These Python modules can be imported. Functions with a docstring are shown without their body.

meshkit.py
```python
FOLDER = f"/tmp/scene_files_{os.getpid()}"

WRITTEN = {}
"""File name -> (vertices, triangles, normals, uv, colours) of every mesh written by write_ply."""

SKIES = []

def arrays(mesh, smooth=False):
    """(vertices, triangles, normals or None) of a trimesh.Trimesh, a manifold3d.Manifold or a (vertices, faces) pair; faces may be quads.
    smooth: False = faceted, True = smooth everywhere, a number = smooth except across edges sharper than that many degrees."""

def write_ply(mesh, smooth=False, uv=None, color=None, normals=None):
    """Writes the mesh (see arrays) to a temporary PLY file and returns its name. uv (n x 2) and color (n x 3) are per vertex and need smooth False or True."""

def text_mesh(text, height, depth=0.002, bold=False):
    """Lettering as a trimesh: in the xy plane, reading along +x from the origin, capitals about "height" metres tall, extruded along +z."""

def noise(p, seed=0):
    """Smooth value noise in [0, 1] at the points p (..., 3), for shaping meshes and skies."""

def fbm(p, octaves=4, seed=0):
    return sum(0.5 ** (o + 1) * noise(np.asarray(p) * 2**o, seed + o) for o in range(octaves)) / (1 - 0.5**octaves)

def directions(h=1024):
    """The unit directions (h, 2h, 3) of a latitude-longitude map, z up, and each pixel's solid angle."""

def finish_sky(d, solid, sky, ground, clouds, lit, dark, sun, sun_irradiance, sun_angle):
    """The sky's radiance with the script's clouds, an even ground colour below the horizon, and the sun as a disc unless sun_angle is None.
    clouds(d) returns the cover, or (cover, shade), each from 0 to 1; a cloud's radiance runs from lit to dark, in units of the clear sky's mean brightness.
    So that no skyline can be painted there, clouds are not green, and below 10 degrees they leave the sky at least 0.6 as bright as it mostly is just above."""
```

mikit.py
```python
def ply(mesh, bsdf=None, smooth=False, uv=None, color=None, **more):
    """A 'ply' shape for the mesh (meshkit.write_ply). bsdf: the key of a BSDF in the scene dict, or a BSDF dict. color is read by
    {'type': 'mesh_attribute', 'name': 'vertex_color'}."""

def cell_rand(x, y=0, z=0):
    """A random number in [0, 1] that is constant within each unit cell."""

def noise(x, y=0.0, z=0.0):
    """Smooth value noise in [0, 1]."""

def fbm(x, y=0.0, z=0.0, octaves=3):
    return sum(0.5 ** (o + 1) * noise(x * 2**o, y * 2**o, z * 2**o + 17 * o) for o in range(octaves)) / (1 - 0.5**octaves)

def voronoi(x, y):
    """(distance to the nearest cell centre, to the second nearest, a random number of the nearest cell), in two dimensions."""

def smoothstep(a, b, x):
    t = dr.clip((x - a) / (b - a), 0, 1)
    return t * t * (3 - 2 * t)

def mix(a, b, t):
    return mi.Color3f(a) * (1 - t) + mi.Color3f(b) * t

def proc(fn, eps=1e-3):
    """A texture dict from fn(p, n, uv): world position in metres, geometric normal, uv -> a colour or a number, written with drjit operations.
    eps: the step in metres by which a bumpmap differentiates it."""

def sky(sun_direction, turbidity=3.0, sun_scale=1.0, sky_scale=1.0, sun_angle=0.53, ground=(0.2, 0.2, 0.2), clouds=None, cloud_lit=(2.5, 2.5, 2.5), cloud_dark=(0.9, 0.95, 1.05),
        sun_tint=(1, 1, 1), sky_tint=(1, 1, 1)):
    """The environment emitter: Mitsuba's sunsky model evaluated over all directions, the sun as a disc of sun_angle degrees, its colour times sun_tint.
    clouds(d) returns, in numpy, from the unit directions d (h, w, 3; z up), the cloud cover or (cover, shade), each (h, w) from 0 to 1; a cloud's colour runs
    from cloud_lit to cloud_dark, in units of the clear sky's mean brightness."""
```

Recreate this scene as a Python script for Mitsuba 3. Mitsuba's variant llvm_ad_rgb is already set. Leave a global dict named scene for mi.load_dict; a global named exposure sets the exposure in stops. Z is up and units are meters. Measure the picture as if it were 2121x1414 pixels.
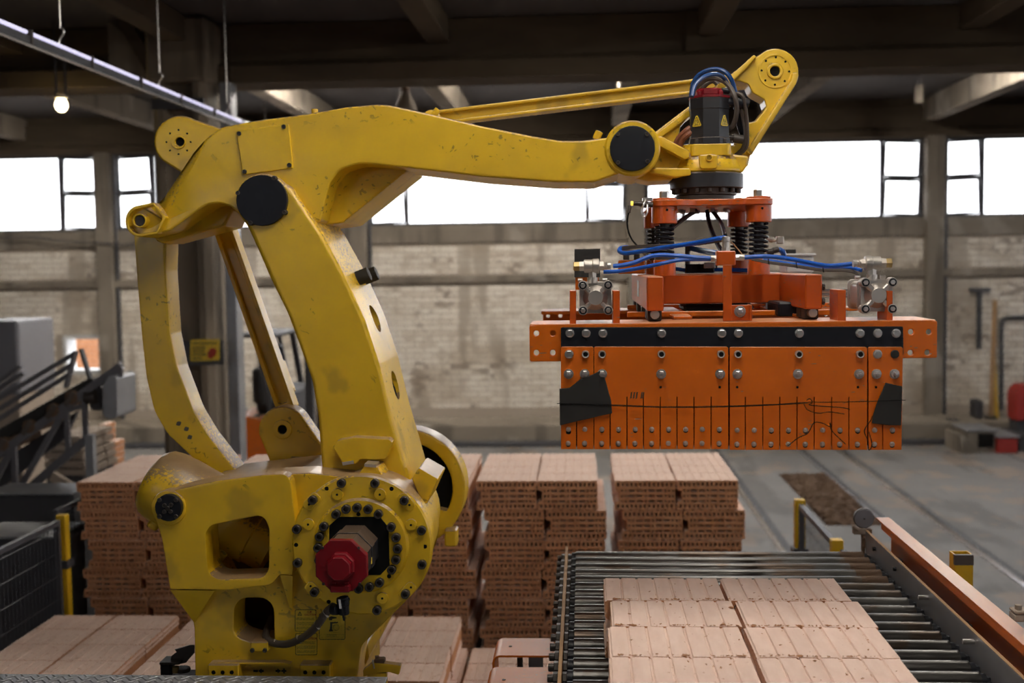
import math, random
import numpy as np, trimesh, drjit as dr, mitsuba as mi, mikit, meshkit
import mapbox_earcut
from shapely.geometry import Polygon, box as shbox
from shapely.ops import unary_union

scene, labels = {}, {}
rnd = random.Random(7)
T = mi.ScalarTransform4f
mix, noise, fbm, smoothstep, proc = mikit.mix, mikit.noise, mikit.fbm, mikit.smoothstep, mikit.proc

# ---------------------------------------------------------------- camera (metres; z up; y runs into the hall)
F_PX, CX, CY = 2400.0, 1060.5, 707.0
CAM = np.array([0.0, 0.0, 2.6])
_yaw, _pitch, _roll = math.atan(148 / F_PX), math.atan(158 / F_PX), 0.0144
_f = np.array([-math.sin(_yaw) * math.cos(_pitch), math.cos(_yaw) * math.cos(_pitch), -math.sin(_pitch)])
_r0 = np.cross(_f, [0, 0, 1.0]); _r0 /= np.linalg.norm(_r0)
_u0 = np.cross(_r0, _f)
RIGHT = math.cos(_roll) * _r0 - math.sin(_roll) * _u0
UP = math.cos(_roll) * _u0 + math.sin(_roll) * _r0
_m = np.eye(4); _m[:3, 0], _m[:3, 1], _m[:3, 2], _m[:3, 3] = -RIGHT, UP, _f, CAM
scene['camera'] = {'type': 'thinlens', 'fov': 2 * math.degrees(math.atan(CX / F_PX)), 'fov_axis': 'x', 'to_world': T(_m.tolist()),
                   'aperture_radius': 0.0085, 'focus_distance': 3.72, 'near_clip': 0.05, 'far_clip': 300.0}
exposure = 3.3

def W(px, py, Y):
    """World point at depth Y seen at pixel (px, py)."""
    d = _f + (px - CX) / F_PX * RIGHT - (py - CY) / F_PX * UP
    return CAM + d * ((Y - CAM[1]) / d[1])

def WZ(px, py, z):
    """World point at height z seen at pixel (px, py)."""
    d = _f + (px - CX) / F_PX * RIGHT - (py - CY) / F_PX * UP
    return CAM + d * ((z - CAM[2]) / d[2])

def X2(pts, Y):
    """Traced outline -> (x, z) metres on the plane at depth Y."""
    return np.array([W(p[0], p[1], Y)[[0, 2]] for p in pts])

def S(Y):
    """Metres per pixel at depth Y."""
    return Y / F_PX

# ---------------------------------------------------------------- sky: bright overcast
def _clouds(d):
    n = meshkit.fbm(d * 3.0, 4, 5)
    return np.ones(d.shape[:2]), 0.35 * n
scene['sky'] = mikit.sky((0.3, 0.6, 0.75), sun_scale=0.0, sky_scale=1.0, ground=(0.25, 0.24, 0.23), clouds=_clouds,
                         cloud_lit=(6.4, 6.5, 6.8), cloud_dark=(5.0, 5.2, 5.6))
SKY_GAIN = 1.0
ADDED_LAMP_FRONT, ADDED_LAMP_BACK, LAMP_ROW, ADDED_LAMP_MID = 5.0, 40.0, 0.26, 4.2  # strip light radiance; all but the visible row are added unseen lamps
LAMP_RGB = (1.0, 0.93, 0.82)
# ---------------------------------------------------------------- mesh helpers
def fixed(m):
    if m.volume < 0:
        m.invert()
    return m

def rpoly(pts, r=0.0, seg=5):
    """Outline with rounded corners: pts (x, y) or (x, y, radius)."""
    P = [np.array(p[:2], float) for p in pts]; R = [p[2] if len(p) > 2 else r for p in pts]
    out, n = [], len(P)
    for i in range(n):
        a, b, c = P[i - 1], P[i], P[(i + 1) % n]
        u, v = a - b, c - b; lu, lv = np.linalg.norm(u), np.linalg.norm(v)
        if R[i] <= 0 or lu < 1e-9 or lv < 1e-9:
            out.append(b); continue
        u, v = u / lu, v / lv
        ang = math.acos(max(-1, min(1, float(u @ v))))
        if ang > math.pi - 0.05:
            out.append(b); continue
        t = min(R[i] / math.tan(ang / 2), 0.49 * lu, 0.49 * lv); rr = t * math.tan(ang / 2)
        w = u + v; w /= np.linalg.norm(w); cen = b + w * rr / math.sin(ang / 2)
        s, e = b + u * t - cen, b + v * t - cen
        a0, a1 = math.atan2(s[1], s[0]), math.atan2(e[1], e[0])
        d = (a1 - a0 + math.pi) % (2 * math.pi) - math.pi
        k = max(1, int(math.ceil(seg * abs(d) / (math.pi / 2))))
        out += [cen + rr * np.array([math.cos(a0 + d * j / k), math.sin(a0 + d * j / k)]) for j in range(k + 1)]
    return [tuple(p) for p in out]

def circle(cx, cy, r, n=24, a0=0.0):
    return [(cx + r * math.cos(a0 + 2 * math.pi * i / n), cy + r * math.sin(a0 + 2 * math.pi * i / n)) for i in range(n)]

def _area(P):
    return 0.5 * np.sum(P[:, 0] * np.roll(P[:, 1], -1) - np.roll(P[:, 0], -1) * P[:, 1])

def _clean(P):
    P = np.asarray(P, float)[:, :2]
    keep = np.linalg.norm(P - np.roll(P, 1, 0), axis=1) > 1e-6
    return P[keep]

def _inset(P, d):
    e = np.roll(P, -1, 0) - P; e /= np.linalg.norm(e, axis=1, keepdims=True)
    n = np.stack([e[:, 1], -e[:, 0]], 1); q = np.roll(n, 1, 0)
    return P - d * (n + q) / np.maximum(1 + (n * q).sum(1), 0.35)[:, None]

def slab(P, y0, y1, b=0.0, holes=(), seg=2, axis='y', both=True):
    """Extrudes outline P from y0 to y1 with rounded edges of radius b. axis 'y': P is (x, z); 'z': (x, y); 'x': (y, z)."""
    rings = [_clean(P)] + [_clean(h) for h in holes]
    if _area(rings[0]) < 0: rings[0] = rings[0][::-1]
    rings = [rings[0]] + [h[::-1] if _area(h) > 0 else h for h in rings[1:]]
    while b > 0.0008 and not all(Polygon(_inset(r, b)).is_valid and (_area(_inset(r, b)) > 0) == (_area(r) > 0) for r in rings):
        b *= 0.8
    if b > 0 and len(rings) > 1:
        while b > 0.0003 and not all(Polygon(_inset(rings[0], b)).contains(Polygon(_inset(h, b))) for h in rings[1:]): b *= 0.7
    lev = [(0.0, y0), (0.0, y1)]
    if b > 0:
        t = [math.pi / 2 * k / seg for k in range(seg + 1)]
        lev = [(b * (1 - math.sin(a)), y0 + b * (1 - math.cos(a))) for a in t]
        lev += [(i, y1 - (y - y0)) for i, y in reversed(lev)] if both else [(0.0, y1)]
    counts = [len(r) for r in rings]; N = sum(counts)
    V, Fc = [], []
    for ins, y in lev:
        q = np.vstack([_inset(r, ins) if ins > 0 else r for r in rings])
        V.append(np.column_stack([q[:, 0], np.full(N, y), q[:, 1]]))
    for k in range(len(lev) - 1):
        o = 0
        for c in counts:
            i = np.arange(c); j = (i + 1) % c
            a, bb, cc, dd = k * N + o + i, k * N + o + j, (k + 1) * N + o + j, (k + 1) * N + o + i
            Fc += [np.column_stack([a, bb, cc]), np.column_stack([a, cc, dd])]; o += c
    for k, flip in ((0, True), (len(lev) - 1, False)):
        q = np.ascontiguousarray(V[k][:, [0, 2]])
        t = mapbox_earcut.triangulate_float64(q, np.cumsum(counts).astype(np.uint32)).reshape(-1, 3).astype(int)
        Fc.append((t[:, ::-1] if flip else t) + k * N)
    v, f = np.vstack(V), np.vstack(Fc)
    if axis == 'z': v = v[:, [0, 2, 1]]
    if axis == 'x': v = v[:, [1, 0, 2]]
    return fixed(trimesh.Trimesh(v, f, process=False))

def cbox(lo, hi, b=0.0):
    """Box with chamfered edges."""
    lo, hi = np.minimum(lo, hi).astype(float), np.maximum(lo, hi).astype(float)
    if b <= 0:
        return trimesh.creation.box(bounds=[lo, hi])
    b = min(b, 0.45 * float((hi - lo).min()))
    v = []
    for sx in (0, 1):
        for sy in (0, 1):
            for sz in (0, 1):
                c = np.where([sx, sy, sz], hi, lo); d = np.where([sx, sy, sz], -b, b)
                v += [c + d * [0, 1, 1], c + d * [1, 0, 1], c + d * [1, 1, 0]]
    return trimesh.Trimesh(np.array(v)).convex_hull

def bx(c, s, b=0.0):
    c, s = np.asarray(c, float), np.asarray(s, float)
    return cbox(c - s / 2, c + s / 2, b)

def frame_of(d):
    d = np.asarray(d, float); d = d / np.linalg.norm(d)
    a = np.cross(d, [0, 0, 1.0] if abs(d[2]) < 0.9 else [1.0, 0, 0]); a /= np.linalg.norm(a)
    return a, np.cross(d, a), d

def lathe(prof, o, d, n=32, a0=0.0):
    """Revolves (radius, distance) pairs about the axis through o along d."""
    a, b, d = frame_of(d); o = np.asarray(o, float)
    prof = [(max(r, 1e-5), t) for r, t in prof]
    ang = a0 + np.arange(n) * 2 * math.pi / n
    ring = np.cos(ang)[:, None] * a + np.sin(ang)[:, None] * b
    V = np.vstack([o + d * t + ring * r for r, t in prof]); Fc = []
    i = np.arange(n); j = (i + 1) % n
    for k in range(len(prof) - 1):
        Fc += [np.column_stack([k * n + i, k * n + j, (k + 1) * n + j]), np.column_stack([k * n + i, (k + 1) * n + j, (k + 1) * n + i])]
    for k, fl in ((0, 1), (len(prof) - 1, 0)):
        c = len(V); V = np.vstack([V, o + d * prof[k][1]])
        t = np.column_stack([k * n + i, k * n + j, np.full(n, c)])
        Fc.append(t[:, ::-1] if fl else t)
    return fixed(trimesh.Trimesh(V, np.vstack(Fc), process=False))

def cyl(p0, p1, r, n=20, b=0.0, a0=0.0):
    p0, p1 = np.asarray(p0, float), np.asarray(p1, float); L = np.linalg.norm(p1 - p0)
    pr = [(r, 0), (r, L)] if b <= 0 else [(r - b, 0), (r - 0.3 * b, 0.3 * b), (r, b), (r, L - b), (r - 0.3 * b, L - 0.3 * b), (r - b, L)]
    return lathe(pr, p0, p1 - p0, n, a0)

def spline(pts, n=8):
    P = np.asarray(pts, float)
    if len(P) < 3: return P
    Q = np.vstack([2 * P[0] - P[1], P, 2 * P[-1] - P[-2]]); out = []
    for i in range(1, len(Q) - 2):
        for t in np.linspace(0, 1, n, endpoint=False):
            a, b, c, d = Q[i - 1], Q[i], Q[i + 1], Q[i + 2]
            out.append(0.5 * (2 * b + (c - a) * t + (2 * a - 5 * b + 4 * c - d) * t * t + (3 * b - a - 3 * c + d) * t ** 3))
    return np.array(out + [P[-1]])

def sweep(p, r, n=10):
    p = np.asarray(p, float); t = np.gradient(p, axis=0); t /= np.linalg.norm(t, axis=1, keepdims=True) + 1e-12
    a = np.cross(t[0], [0, 0, 1.0] if abs(t[0][2]) < 0.9 else [1.0, 0, 0]); a /= np.linalg.norm(a); A = []
    for k in range(len(p)):
        a = a - t[k] * (a @ t[k]); a /= np.linalg.norm(a) + 1e-12; A.append(a)
    A = np.array(A); B = np.cross(t, A); ang = np.arange(n) * 2 * math.pi / n
    rr = np.broadcast_to(r, (len(p),))
    V = (p[:, None] + rr[:, None, None] * (np.cos(ang)[None, :, None] * A[:, None] + np.sin(ang)[None, :, None] * B[:, None])).reshape(-1, 3); Fc = []
    i = np.arange(n); j = (i + 1) % n
    for k in range(len(p) - 1):
        Fc += [np.column_stack([k * n + i, k * n + j, (k + 1) * n + j]), np.column_stack([k * n + i, (k + 1) * n + j, (k + 1) * n + i])]
    for k, c in ((0, p[0]), (len(p) - 1, p[-1])):
        q = len(V); V = np.vstack([V, c]); Fc.append(np.column_stack([k * n + i, k * n + j, np.full(n, q)])[:, ::(-1 if k == 0 else 1)])
    return fixed(trimesh.Trimesh(V, np.vstack(Fc), process=False))

def tube(pts, r, n=10, k=8):
    return sweep(spline(pts, k), r, n)

def bar(p0, p1, w, h, up=(0, 0, 1), b=0.0):
    """Rectangular bar from p0 to p1: w across, h along 'up'."""
    p0, p1 = np.asarray(p0, float), np.asarray(p1, float); d = p1 - p0; L = np.linalg.norm(d); d /= L
    s = np.cross(d, up); s /= np.linalg.norm(s); u = np.cross(s, d)
    m = bx((L / 2, 0, 0), (L, w, h), b); M = np.eye(4); M[:3, 0], M[:3, 1], M[:3, 2], M[:3, 3] = d, s, u, p0
    m.apply_transform(M); return fixed(m)

def cat(*m):
    return trimesh.util.concatenate([x for y in m for x in (y if isinstance(y, (list, tuple)) else [y])])

def move(m, t):
    m = m.copy(); m.apply_translation(t); return m

def rot(m, deg, axis, about=(0, 0, 0)):
    m = m.copy(); m.apply_transform(trimesh.transformations.rotation_matrix(math.radians(deg), axis, about)); return m

def cut(m, *tools):
    import manifold3d
    def man(x):
        x = x.copy()
        q = manifold3d.Manifold(manifold3d.Mesh(np.asarray(x.vertices, np.float32), np.asarray(x.faces, np.uint32)))
        assert not q.is_empty(), "not a closed solid"
        return q
    r = man(m)
    for t in tools: r = r - man(t)
    q = r.to_mesh()
    return trimesh.Trimesh(q.vert_properties[:, :3], q.tri_verts, process=False)

# ---------------------------------------------------------------- scene entries
def number(key):
    if key not in scene and key not in labels: return key
    i = 1
    while f'{key}_{i:03d}' in scene or f'{key}_{i:03d}' in labels: i += 1
    return f'{key}_{i:03d}'

def thing(name, label, cat_, group=None, kind=None):
    key = number(name)
    while any(k.startswith(key + '__') for k in scene): key = number(key)
    labels[key] = {'label': label, 'category': cat_}
    if group: labels[key]['group'] = group
    if kind: labels[key]['kind'] = kind
    return key

def put(parent, name, mesh, mat, smooth=35, label=None, **more):
    """A part: one entry keyed parent__name."""
    key = number(f'{parent}__{name}' if parent else name)
    scene[key] = mikit.ply(mesh, mat, smooth=smooth, **more)
    if label: labels[key] = {'label': label}
    return key

def whole(name, mesh, mat, label, cat_, smooth=35, group=None, kind=None, **more):
    """A thing that is one mesh."""
    key = thing(name, label, cat_, group, kind)
    scene[key] = mikit.ply(mesh, mat, smooth=smooth, **more)
    return key

def struct(name, mesh, mat, smooth=35, label=None):
    scene[name] = mikit.ply(mesh, mat, smooth=smooth)
    labels[name] = {'kind': 'structure'}
    if label: labels[name]['label'] = label
    return name

def shared(mesh, mat, smooth=35):
    return mikit.ply(mesh, mat, smooth=smooth)

def again(parent, name, d, t, M=None):
    """A copy of the shared shape d under its own key, moved by t (or by the matrix M)."""
    key = number(f'{parent}__{name}' if parent else name)
    scene[key] = {**d, 'to_world': T(M.tolist()) if M is not None else T().translate(list(map(float, t)))}
    return key
# ---------------------------------------------------------------- materials
def pr(color, rough=0.5, metal=0.0, spec=0.5, **k):
    c = color if isinstance(color, dict) else {'type': 'rgb', 'value': list(color)}
    return {'type': 'twosided', 'b': {'type': 'principled', 'base_color': c, 'roughness': rough, 'metallic': metal, 'specular': spec, **k}}

def _yellow(p, n, uv):
    c = mix((0.66, 0.415, 0.012), (0.57, 0.35, 0.011), fbm(p.x * 9, p.y * 9, p.z * 9, 3))
    stain = smoothstep(0.60, 0.72, fbm(p.x * 7 + 3, p.y * 7, p.z * 5, 4))
    c = mix(c, (0.30, 0.19, 0.03), 0.45 * stain)
    q = fbm(p.x * 26, p.y * 26, p.z * 26 + 4, 3)
    speck = smoothstep(0.70, 0.78, fbm(p.x * 60 + 4 * q, p.y * 60, p.z * 60 - 4 * q, 2)) * smoothstep(0.52, 0.66, fbm(p.x * 5, p.y * 5, p.z * 5 + 9, 2))
    c = mix(c, (0.12, 0.075, 0.025), 0.6 * speck)
    c = mix(c, (0.40, 0.25, 0.045), 0.35 * smoothstep(0.5, 0.75, fbm(p.x * 3.1, p.y * 3.1 + 5, p.z * 3.1, 4)))
    dust = smoothstep(0.44, 0.66, n.z + 0.6 * (fbm(p.x * 150, p.y * 150, p.z * 150, 2) - 0.5) + 0.22 * (fbm(p.x * 14, p.y * 14, p.z * 14, 3) - 0.5))
    return mix(c, mix((0.19, 0.115, 0.068), (0.26, 0.17, 0.11), fbm(p.x * 20, p.y * 20, p.z * 20, 2)), 0.9 * dust)

def _orange(p, n, uv):
    c = mix((0.60, 0.125, 0.004), (0.50, 0.098, 0.004), fbm(p.x * 8, p.y * 8, p.z * 8, 3))
    chip = smoothstep(0.83, 0.87, noise(p.x * 70, p.y * 70, p.z * 210)) * smoothstep(0.58, 0.66, fbm(p.x * 9, p.y * 9, p.z * 9, 2))
    c = mix(c, (0.22, 0.20, 0.17), 0.8 * chip)
    dust = smoothstep(0.5, 0.95, n.z + 0.35 * (fbm(p.x * 30, p.y * 30, p.z * 30, 3) - 0.5))
    return mix(c, (0.42, 0.22, 0.12), 0.75 * dust)

def _orange_red(p, n, uv):
    c = mix((0.50, 0.080, 0.006), (0.42, 0.062, 0.006), fbm(p.x * 8, p.y * 8, p.z * 8, 3))
    chip = smoothstep(0.83, 0.87, noise(p.x * 70, p.y * 70, p.z * 210)) * smoothstep(0.58, 0.66, fbm(p.x * 9, p.y * 9, p.z * 9, 2))
    c = mix(c, (0.22, 0.20, 0.17), 0.8 * chip)
    dust = smoothstep(0.5, 0.95, n.z + 0.35 * (fbm(p.x * 30, p.y * 30, p.z * 30, 3) - 0.5))
    return mix(c, (0.42, 0.22, 0.12), 0.75 * dust)

def _clay(p, n, uv):
    k = mikit.cell_rand(dr.floor(p.x * 2.63), dr.floor(p.y * 3.9), dr.floor(p.z * 5.4))
    c = mix((0.45, 0.195, 0.085), (0.51, 0.235, 0.11), k)
    c = mix(c, (0.57, 0.30, 0.17), 0.5 * fbm(p.x * 12, p.y * 5, p.z * 12, 3))
    top = smoothstep(0.15, 0.5, n.z)
    fine = fbm(p.x * 60, p.y * 14, 0.0, 3)
    c = mix(c, mix((0.68, 0.50, 0.42), (0.77, 0.60, 0.52), fine), top * 0.95)  # upward faces paler: window light put into the clay colour
    return mix(c, (0.38, 0.17, 0.08), 0.7 * smoothstep(0.82, 0.9, noise(p.x * 90, p.y * 90, p.z * 90)))

def _concrete(p, n, uv):
    c = mix((0.17, 0.145, 0.115), (0.25, 0.215, 0.175), fbm(p.x * 1.6, p.y * 1.6, p.z * 1.6, 4))
    streak = smoothstep(0.5, 0.75, fbm(p.x * 5 + p.y * 5, 0.0, p.z * 0.5, 3))
    c = mix(c, (0.07, 0.06, 0.05), 0.6 * streak)
    return mix(c, (0.34, 0.31, 0.27), 0.5 * smoothstep(0.6, 0.75, fbm(p.x * 3 + 8, p.y * 3, p.z * 2, 3)))

def _beam(p, n, uv):
    c = mix((0.060, 0.045, 0.032), (0.095, 0.073, 0.050), fbm(p.x * 2.0, p.y * 2, p.z * 3.0, 4))
    return mix(c, (0.05, 0.04, 0.03), 0.5 * smoothstep(0.55, 0.7, fbm(p.x * 1.2 + 4, p.y, p.z * 4, 3)))

def _column(p, n, uv):
    c = mix((0.14, 0.112, 0.082), (0.225, 0.185, 0.14), fbm(p.x * 3.0, p.y * 3, p.z * 0.7, 4))
    return mix(c, (0.03, 0.025, 0.02), 0.5 * smoothstep(0.52, 0.7, fbm(p.x * 6 + 4, p.y * 6, p.z * 0.8, 3)))

def _white(p, n, uv):
    c = mix((0.68, 0.62, 0.54), (0.78, 0.73, 0.65), fbm(p.x * 3, 0.0, p.z * 3, 3))
    c = mix(c, (0.46, 0.385, 0.30), 0.6 * smoothstep(0.54, 0.70, fbm(p.x * 1.3 + 5, 0.0, p.z * 1.6, 4)))
    kk = mikit.cell_rand(dr.floor((p.x + 0.3) * 3.65), 1.0, dr.floor((p.z - 0.44) / 0.085))
    c = mix(c, (0.50, 0.43, 0.35), 0.55 * smoothstep(0.62, 1.0, kk))
    c = mix(c, (0.20, 0.15, 0.115), 0.75 * smoothstep(0.60, 0.72, fbm(p.x * 2.4 + 3, 7.0, p.z * 2.8, 4)) * smoothstep(0.35, 0.6, noise(p.x * 13, 3.0, p.z * 13)))
    st = smoothstep(0.58, 0.72, fbm(p.x * 3.3, 1.0, p.z * 0.35, 3))
    c = mix(c, (0.25, 0.20, 0.15), 0.6 * st)
    return mix(c, (0.42, 0.35, 0.28), 0.55 * smoothstep(0.62, 0.76, fbm(p.x * 6, 3.0, p.z * 8, 3)))

def _floor(p, n, uv):
    c = mix((0.14, 0.135, 0.132), (0.20, 0.193, 0.188), fbm(p.x * 1.2, p.y * 1.2, 0.0, 4))
    c = mix(c, (0.08, 0.075, 0.07), 0.6 * smoothstep(0.52, 0.7, fbm(p.x * 2.5 + 3, p.y * 0.9, 2.0, 4)))
    return mix(c, (0.30, 0.20, 0.13), 0.35 * smoothstep(0.55, 0.72, fbm(p.x * 4, p.y * 3, 7.0, 3)))

def _roller(p, n, uv):
    c = mix((0.065, 0.062, 0.058), (0.14, 0.135, 0.128), fbm(p.x * 7, p.y * 9, p.z * 9, 3))
    rust = smoothstep(0.56, 0.70, fbm(p.x * 9, p.y * 12, p.z * 9, 3))
    return mix(c, (0.10, 0.06, 0.035), 0.6 * rust)

def _roller_r(p, n, uv):
    return 0.22 + 0.18 * fbm(p.x * 12, p.y * 14, p.z * 12, 3)

def _galv(p, n, uv):
    return mix((0.22, 0.225, 0.24), (0.33, 0.335, 0.35), fbm(p.x * 7, p.y * 7, p.z * 7, 3))

def _motor(p, n, uv):
    d = smoothstep(0.1, 0.8, n.z + 0.5 * (fbm(p.x * 40, p.y * 40, p.z * 40, 2) - 0.5))
    return mix((0.013, 0.013, 0.016), (0.095, 0.063, 0.042), 0.85 * d)

scene['yellow'] = pr(proc(_yellow), 0.33, spec=0.5, clearcoat=0.8, clearcoat_gloss=0.6)
scene['orange'] = pr(proc(_orange), 0.36, spec=0.5, clearcoat=0.3, clearcoat_gloss=0.7)
scene['orange_red'] = pr(proc(_orange_red), 0.34, spec=0.5, clearcoat=0.3, clearcoat_gloss=0.7)
scene['clay'] = pr(proc(_clay), 0.85, spec=0.2)
scene['concrete'] = pr(proc(_concrete), 0.85, spec=0.2)
scene['beam_concrete'] = pr(proc(_beam), 0.9, spec=0.15)
scene['column_concrete'] = pr(proc(_column), 0.8, spec=0.25)
scene['whitewash'] = pr(proc(_white), 0.85, spec=0.2)
scene['floor_concrete'] = pr(proc(_floor), 0.6, spec=0.4)
scene['roller_steel'] = pr(proc(_roller), proc(_roller_r), metal=0.95)
scene['galvanised'] = pr(proc(_galv), 0.42, metal=0.6)
scene['motor_black'] = pr(proc(_motor), 0.42)
scene['mortar'] = pr((0.40, 0.34, 0.28), 0.9, spec=0.1)
scene['black_satin'] = pr((0.008, 0.009, 0.013), 0.42, spec=0.28)
scene['black_rubber'] = pr((0.022, 0.021, 0.020), 0.6, spec=0.3)
scene['dark_steel'] = pr((0.055, 0.047, 0.042), 0.45, metal=0.5)
scene['zinc'] = pr((0.74, 0.72, 0.70), 0.28, metal=0.9)
scene['cast_alu'] = pr((0.50, 0.46, 0.42), 0.38, metal=0.75)
scene['brass'] = pr((0.42, 0.30, 0.13), 0.35, metal=0.9)
scene['red_paint'] = pr((0.165, 0.003, 0.008), 0.36, spec=0.5)
scene['blue_hose'] = pr((0.010, 0.085, 0.42), 0.28, spec=0.6)
scene['navy_hose'] = pr((0.012, 0.05, 0.17), 0.3, spec=0.6)
scene['cable_grey'] = pr((0.07, 0.055, 0.045), 0.5)
scene['rust_cable'] = pr((0.20, 0.07, 0.035), 0.5)
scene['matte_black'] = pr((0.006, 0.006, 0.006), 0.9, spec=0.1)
scene['sticker_yellow'] = pr((0.60, 0.42, 0.03), 0.4)
scene['sticker_dark'] = pr((0.025, 0.02, 0.012), 0.6)
scene['sticker_red'] = pr((0.28, 0.02, 0.015), 0.5)
scene['white_paint'] = pr((0.62, 0.62, 0.62), 0.5)
scene['fence_yellow'] = pr((0.55, 0.33, 0.01), 0.45)
scene['fence_dark'] = pr((0.045, 0.047, 0.055), 0.45)
scene['wood'] = pr((0.33, 0.19, 0.085), 0.7)
scene['timber_pale'] = pr((0.30, 0.24, 0.19), 0.8)
scene['clay_crumb'] = pr((0.36, 0.17, 0.085), 0.9, spec=0.1)
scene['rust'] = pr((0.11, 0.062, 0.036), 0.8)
scene['frame_dark'] = pr((0.045, 0.045, 0.05), 0.6)
scene['frame_steel'] = pr((0.13, 0.125, 0.135), 0.4, metal=0.5)
scene['roof_sheet'] = pr((0.085, 0.075, 0.072), 0.6, metal=0.2)
scene['wrap_grey'] = pr((0.17, 0.17, 0.19), 0.45)
scene['glass'] = {'type': 'thindielectric', 'int_ior': 1.5}
scene['chrome'] = pr((0.75, 0.74, 0.76), 0.15, metal=1.0)

def lamp_mat(rad):
    return {'type': 'area', 'radiance': {'type': 'rgb', 'value': [rad * c for c in LAMP_RGB]}}
# ---------------------------------------------------------------- the hall
YW, ZR = 17.5, 4.95           # back wall, roof soffit
XL, XR, YF = -13.0, 12.0, -9.0
# floor with a shallow pit
pa, pb, pc, pd = WZ(1612, 981, 0), WZ(1716, 979, 0), WZ(1838, 1088, 0), WZ(1660, 1090, 0)
pit = [(1.75, 9.9), (1.75, 14.3), (2.72, 14.3), (2.72, 9.9)]
pit = [(pa[0], pc[1]), (pa[0], pa[1]), (pb[0], pa[1]), (pb[0], pc[1])]
struct('floor', slab([(XL, YF), (XR, YF), (XR, YW + 0.4), (XL, YW + 0.4)], -0.25, 0.0, holes=[pit], axis='z'), 'floor_concrete', False)
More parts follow.
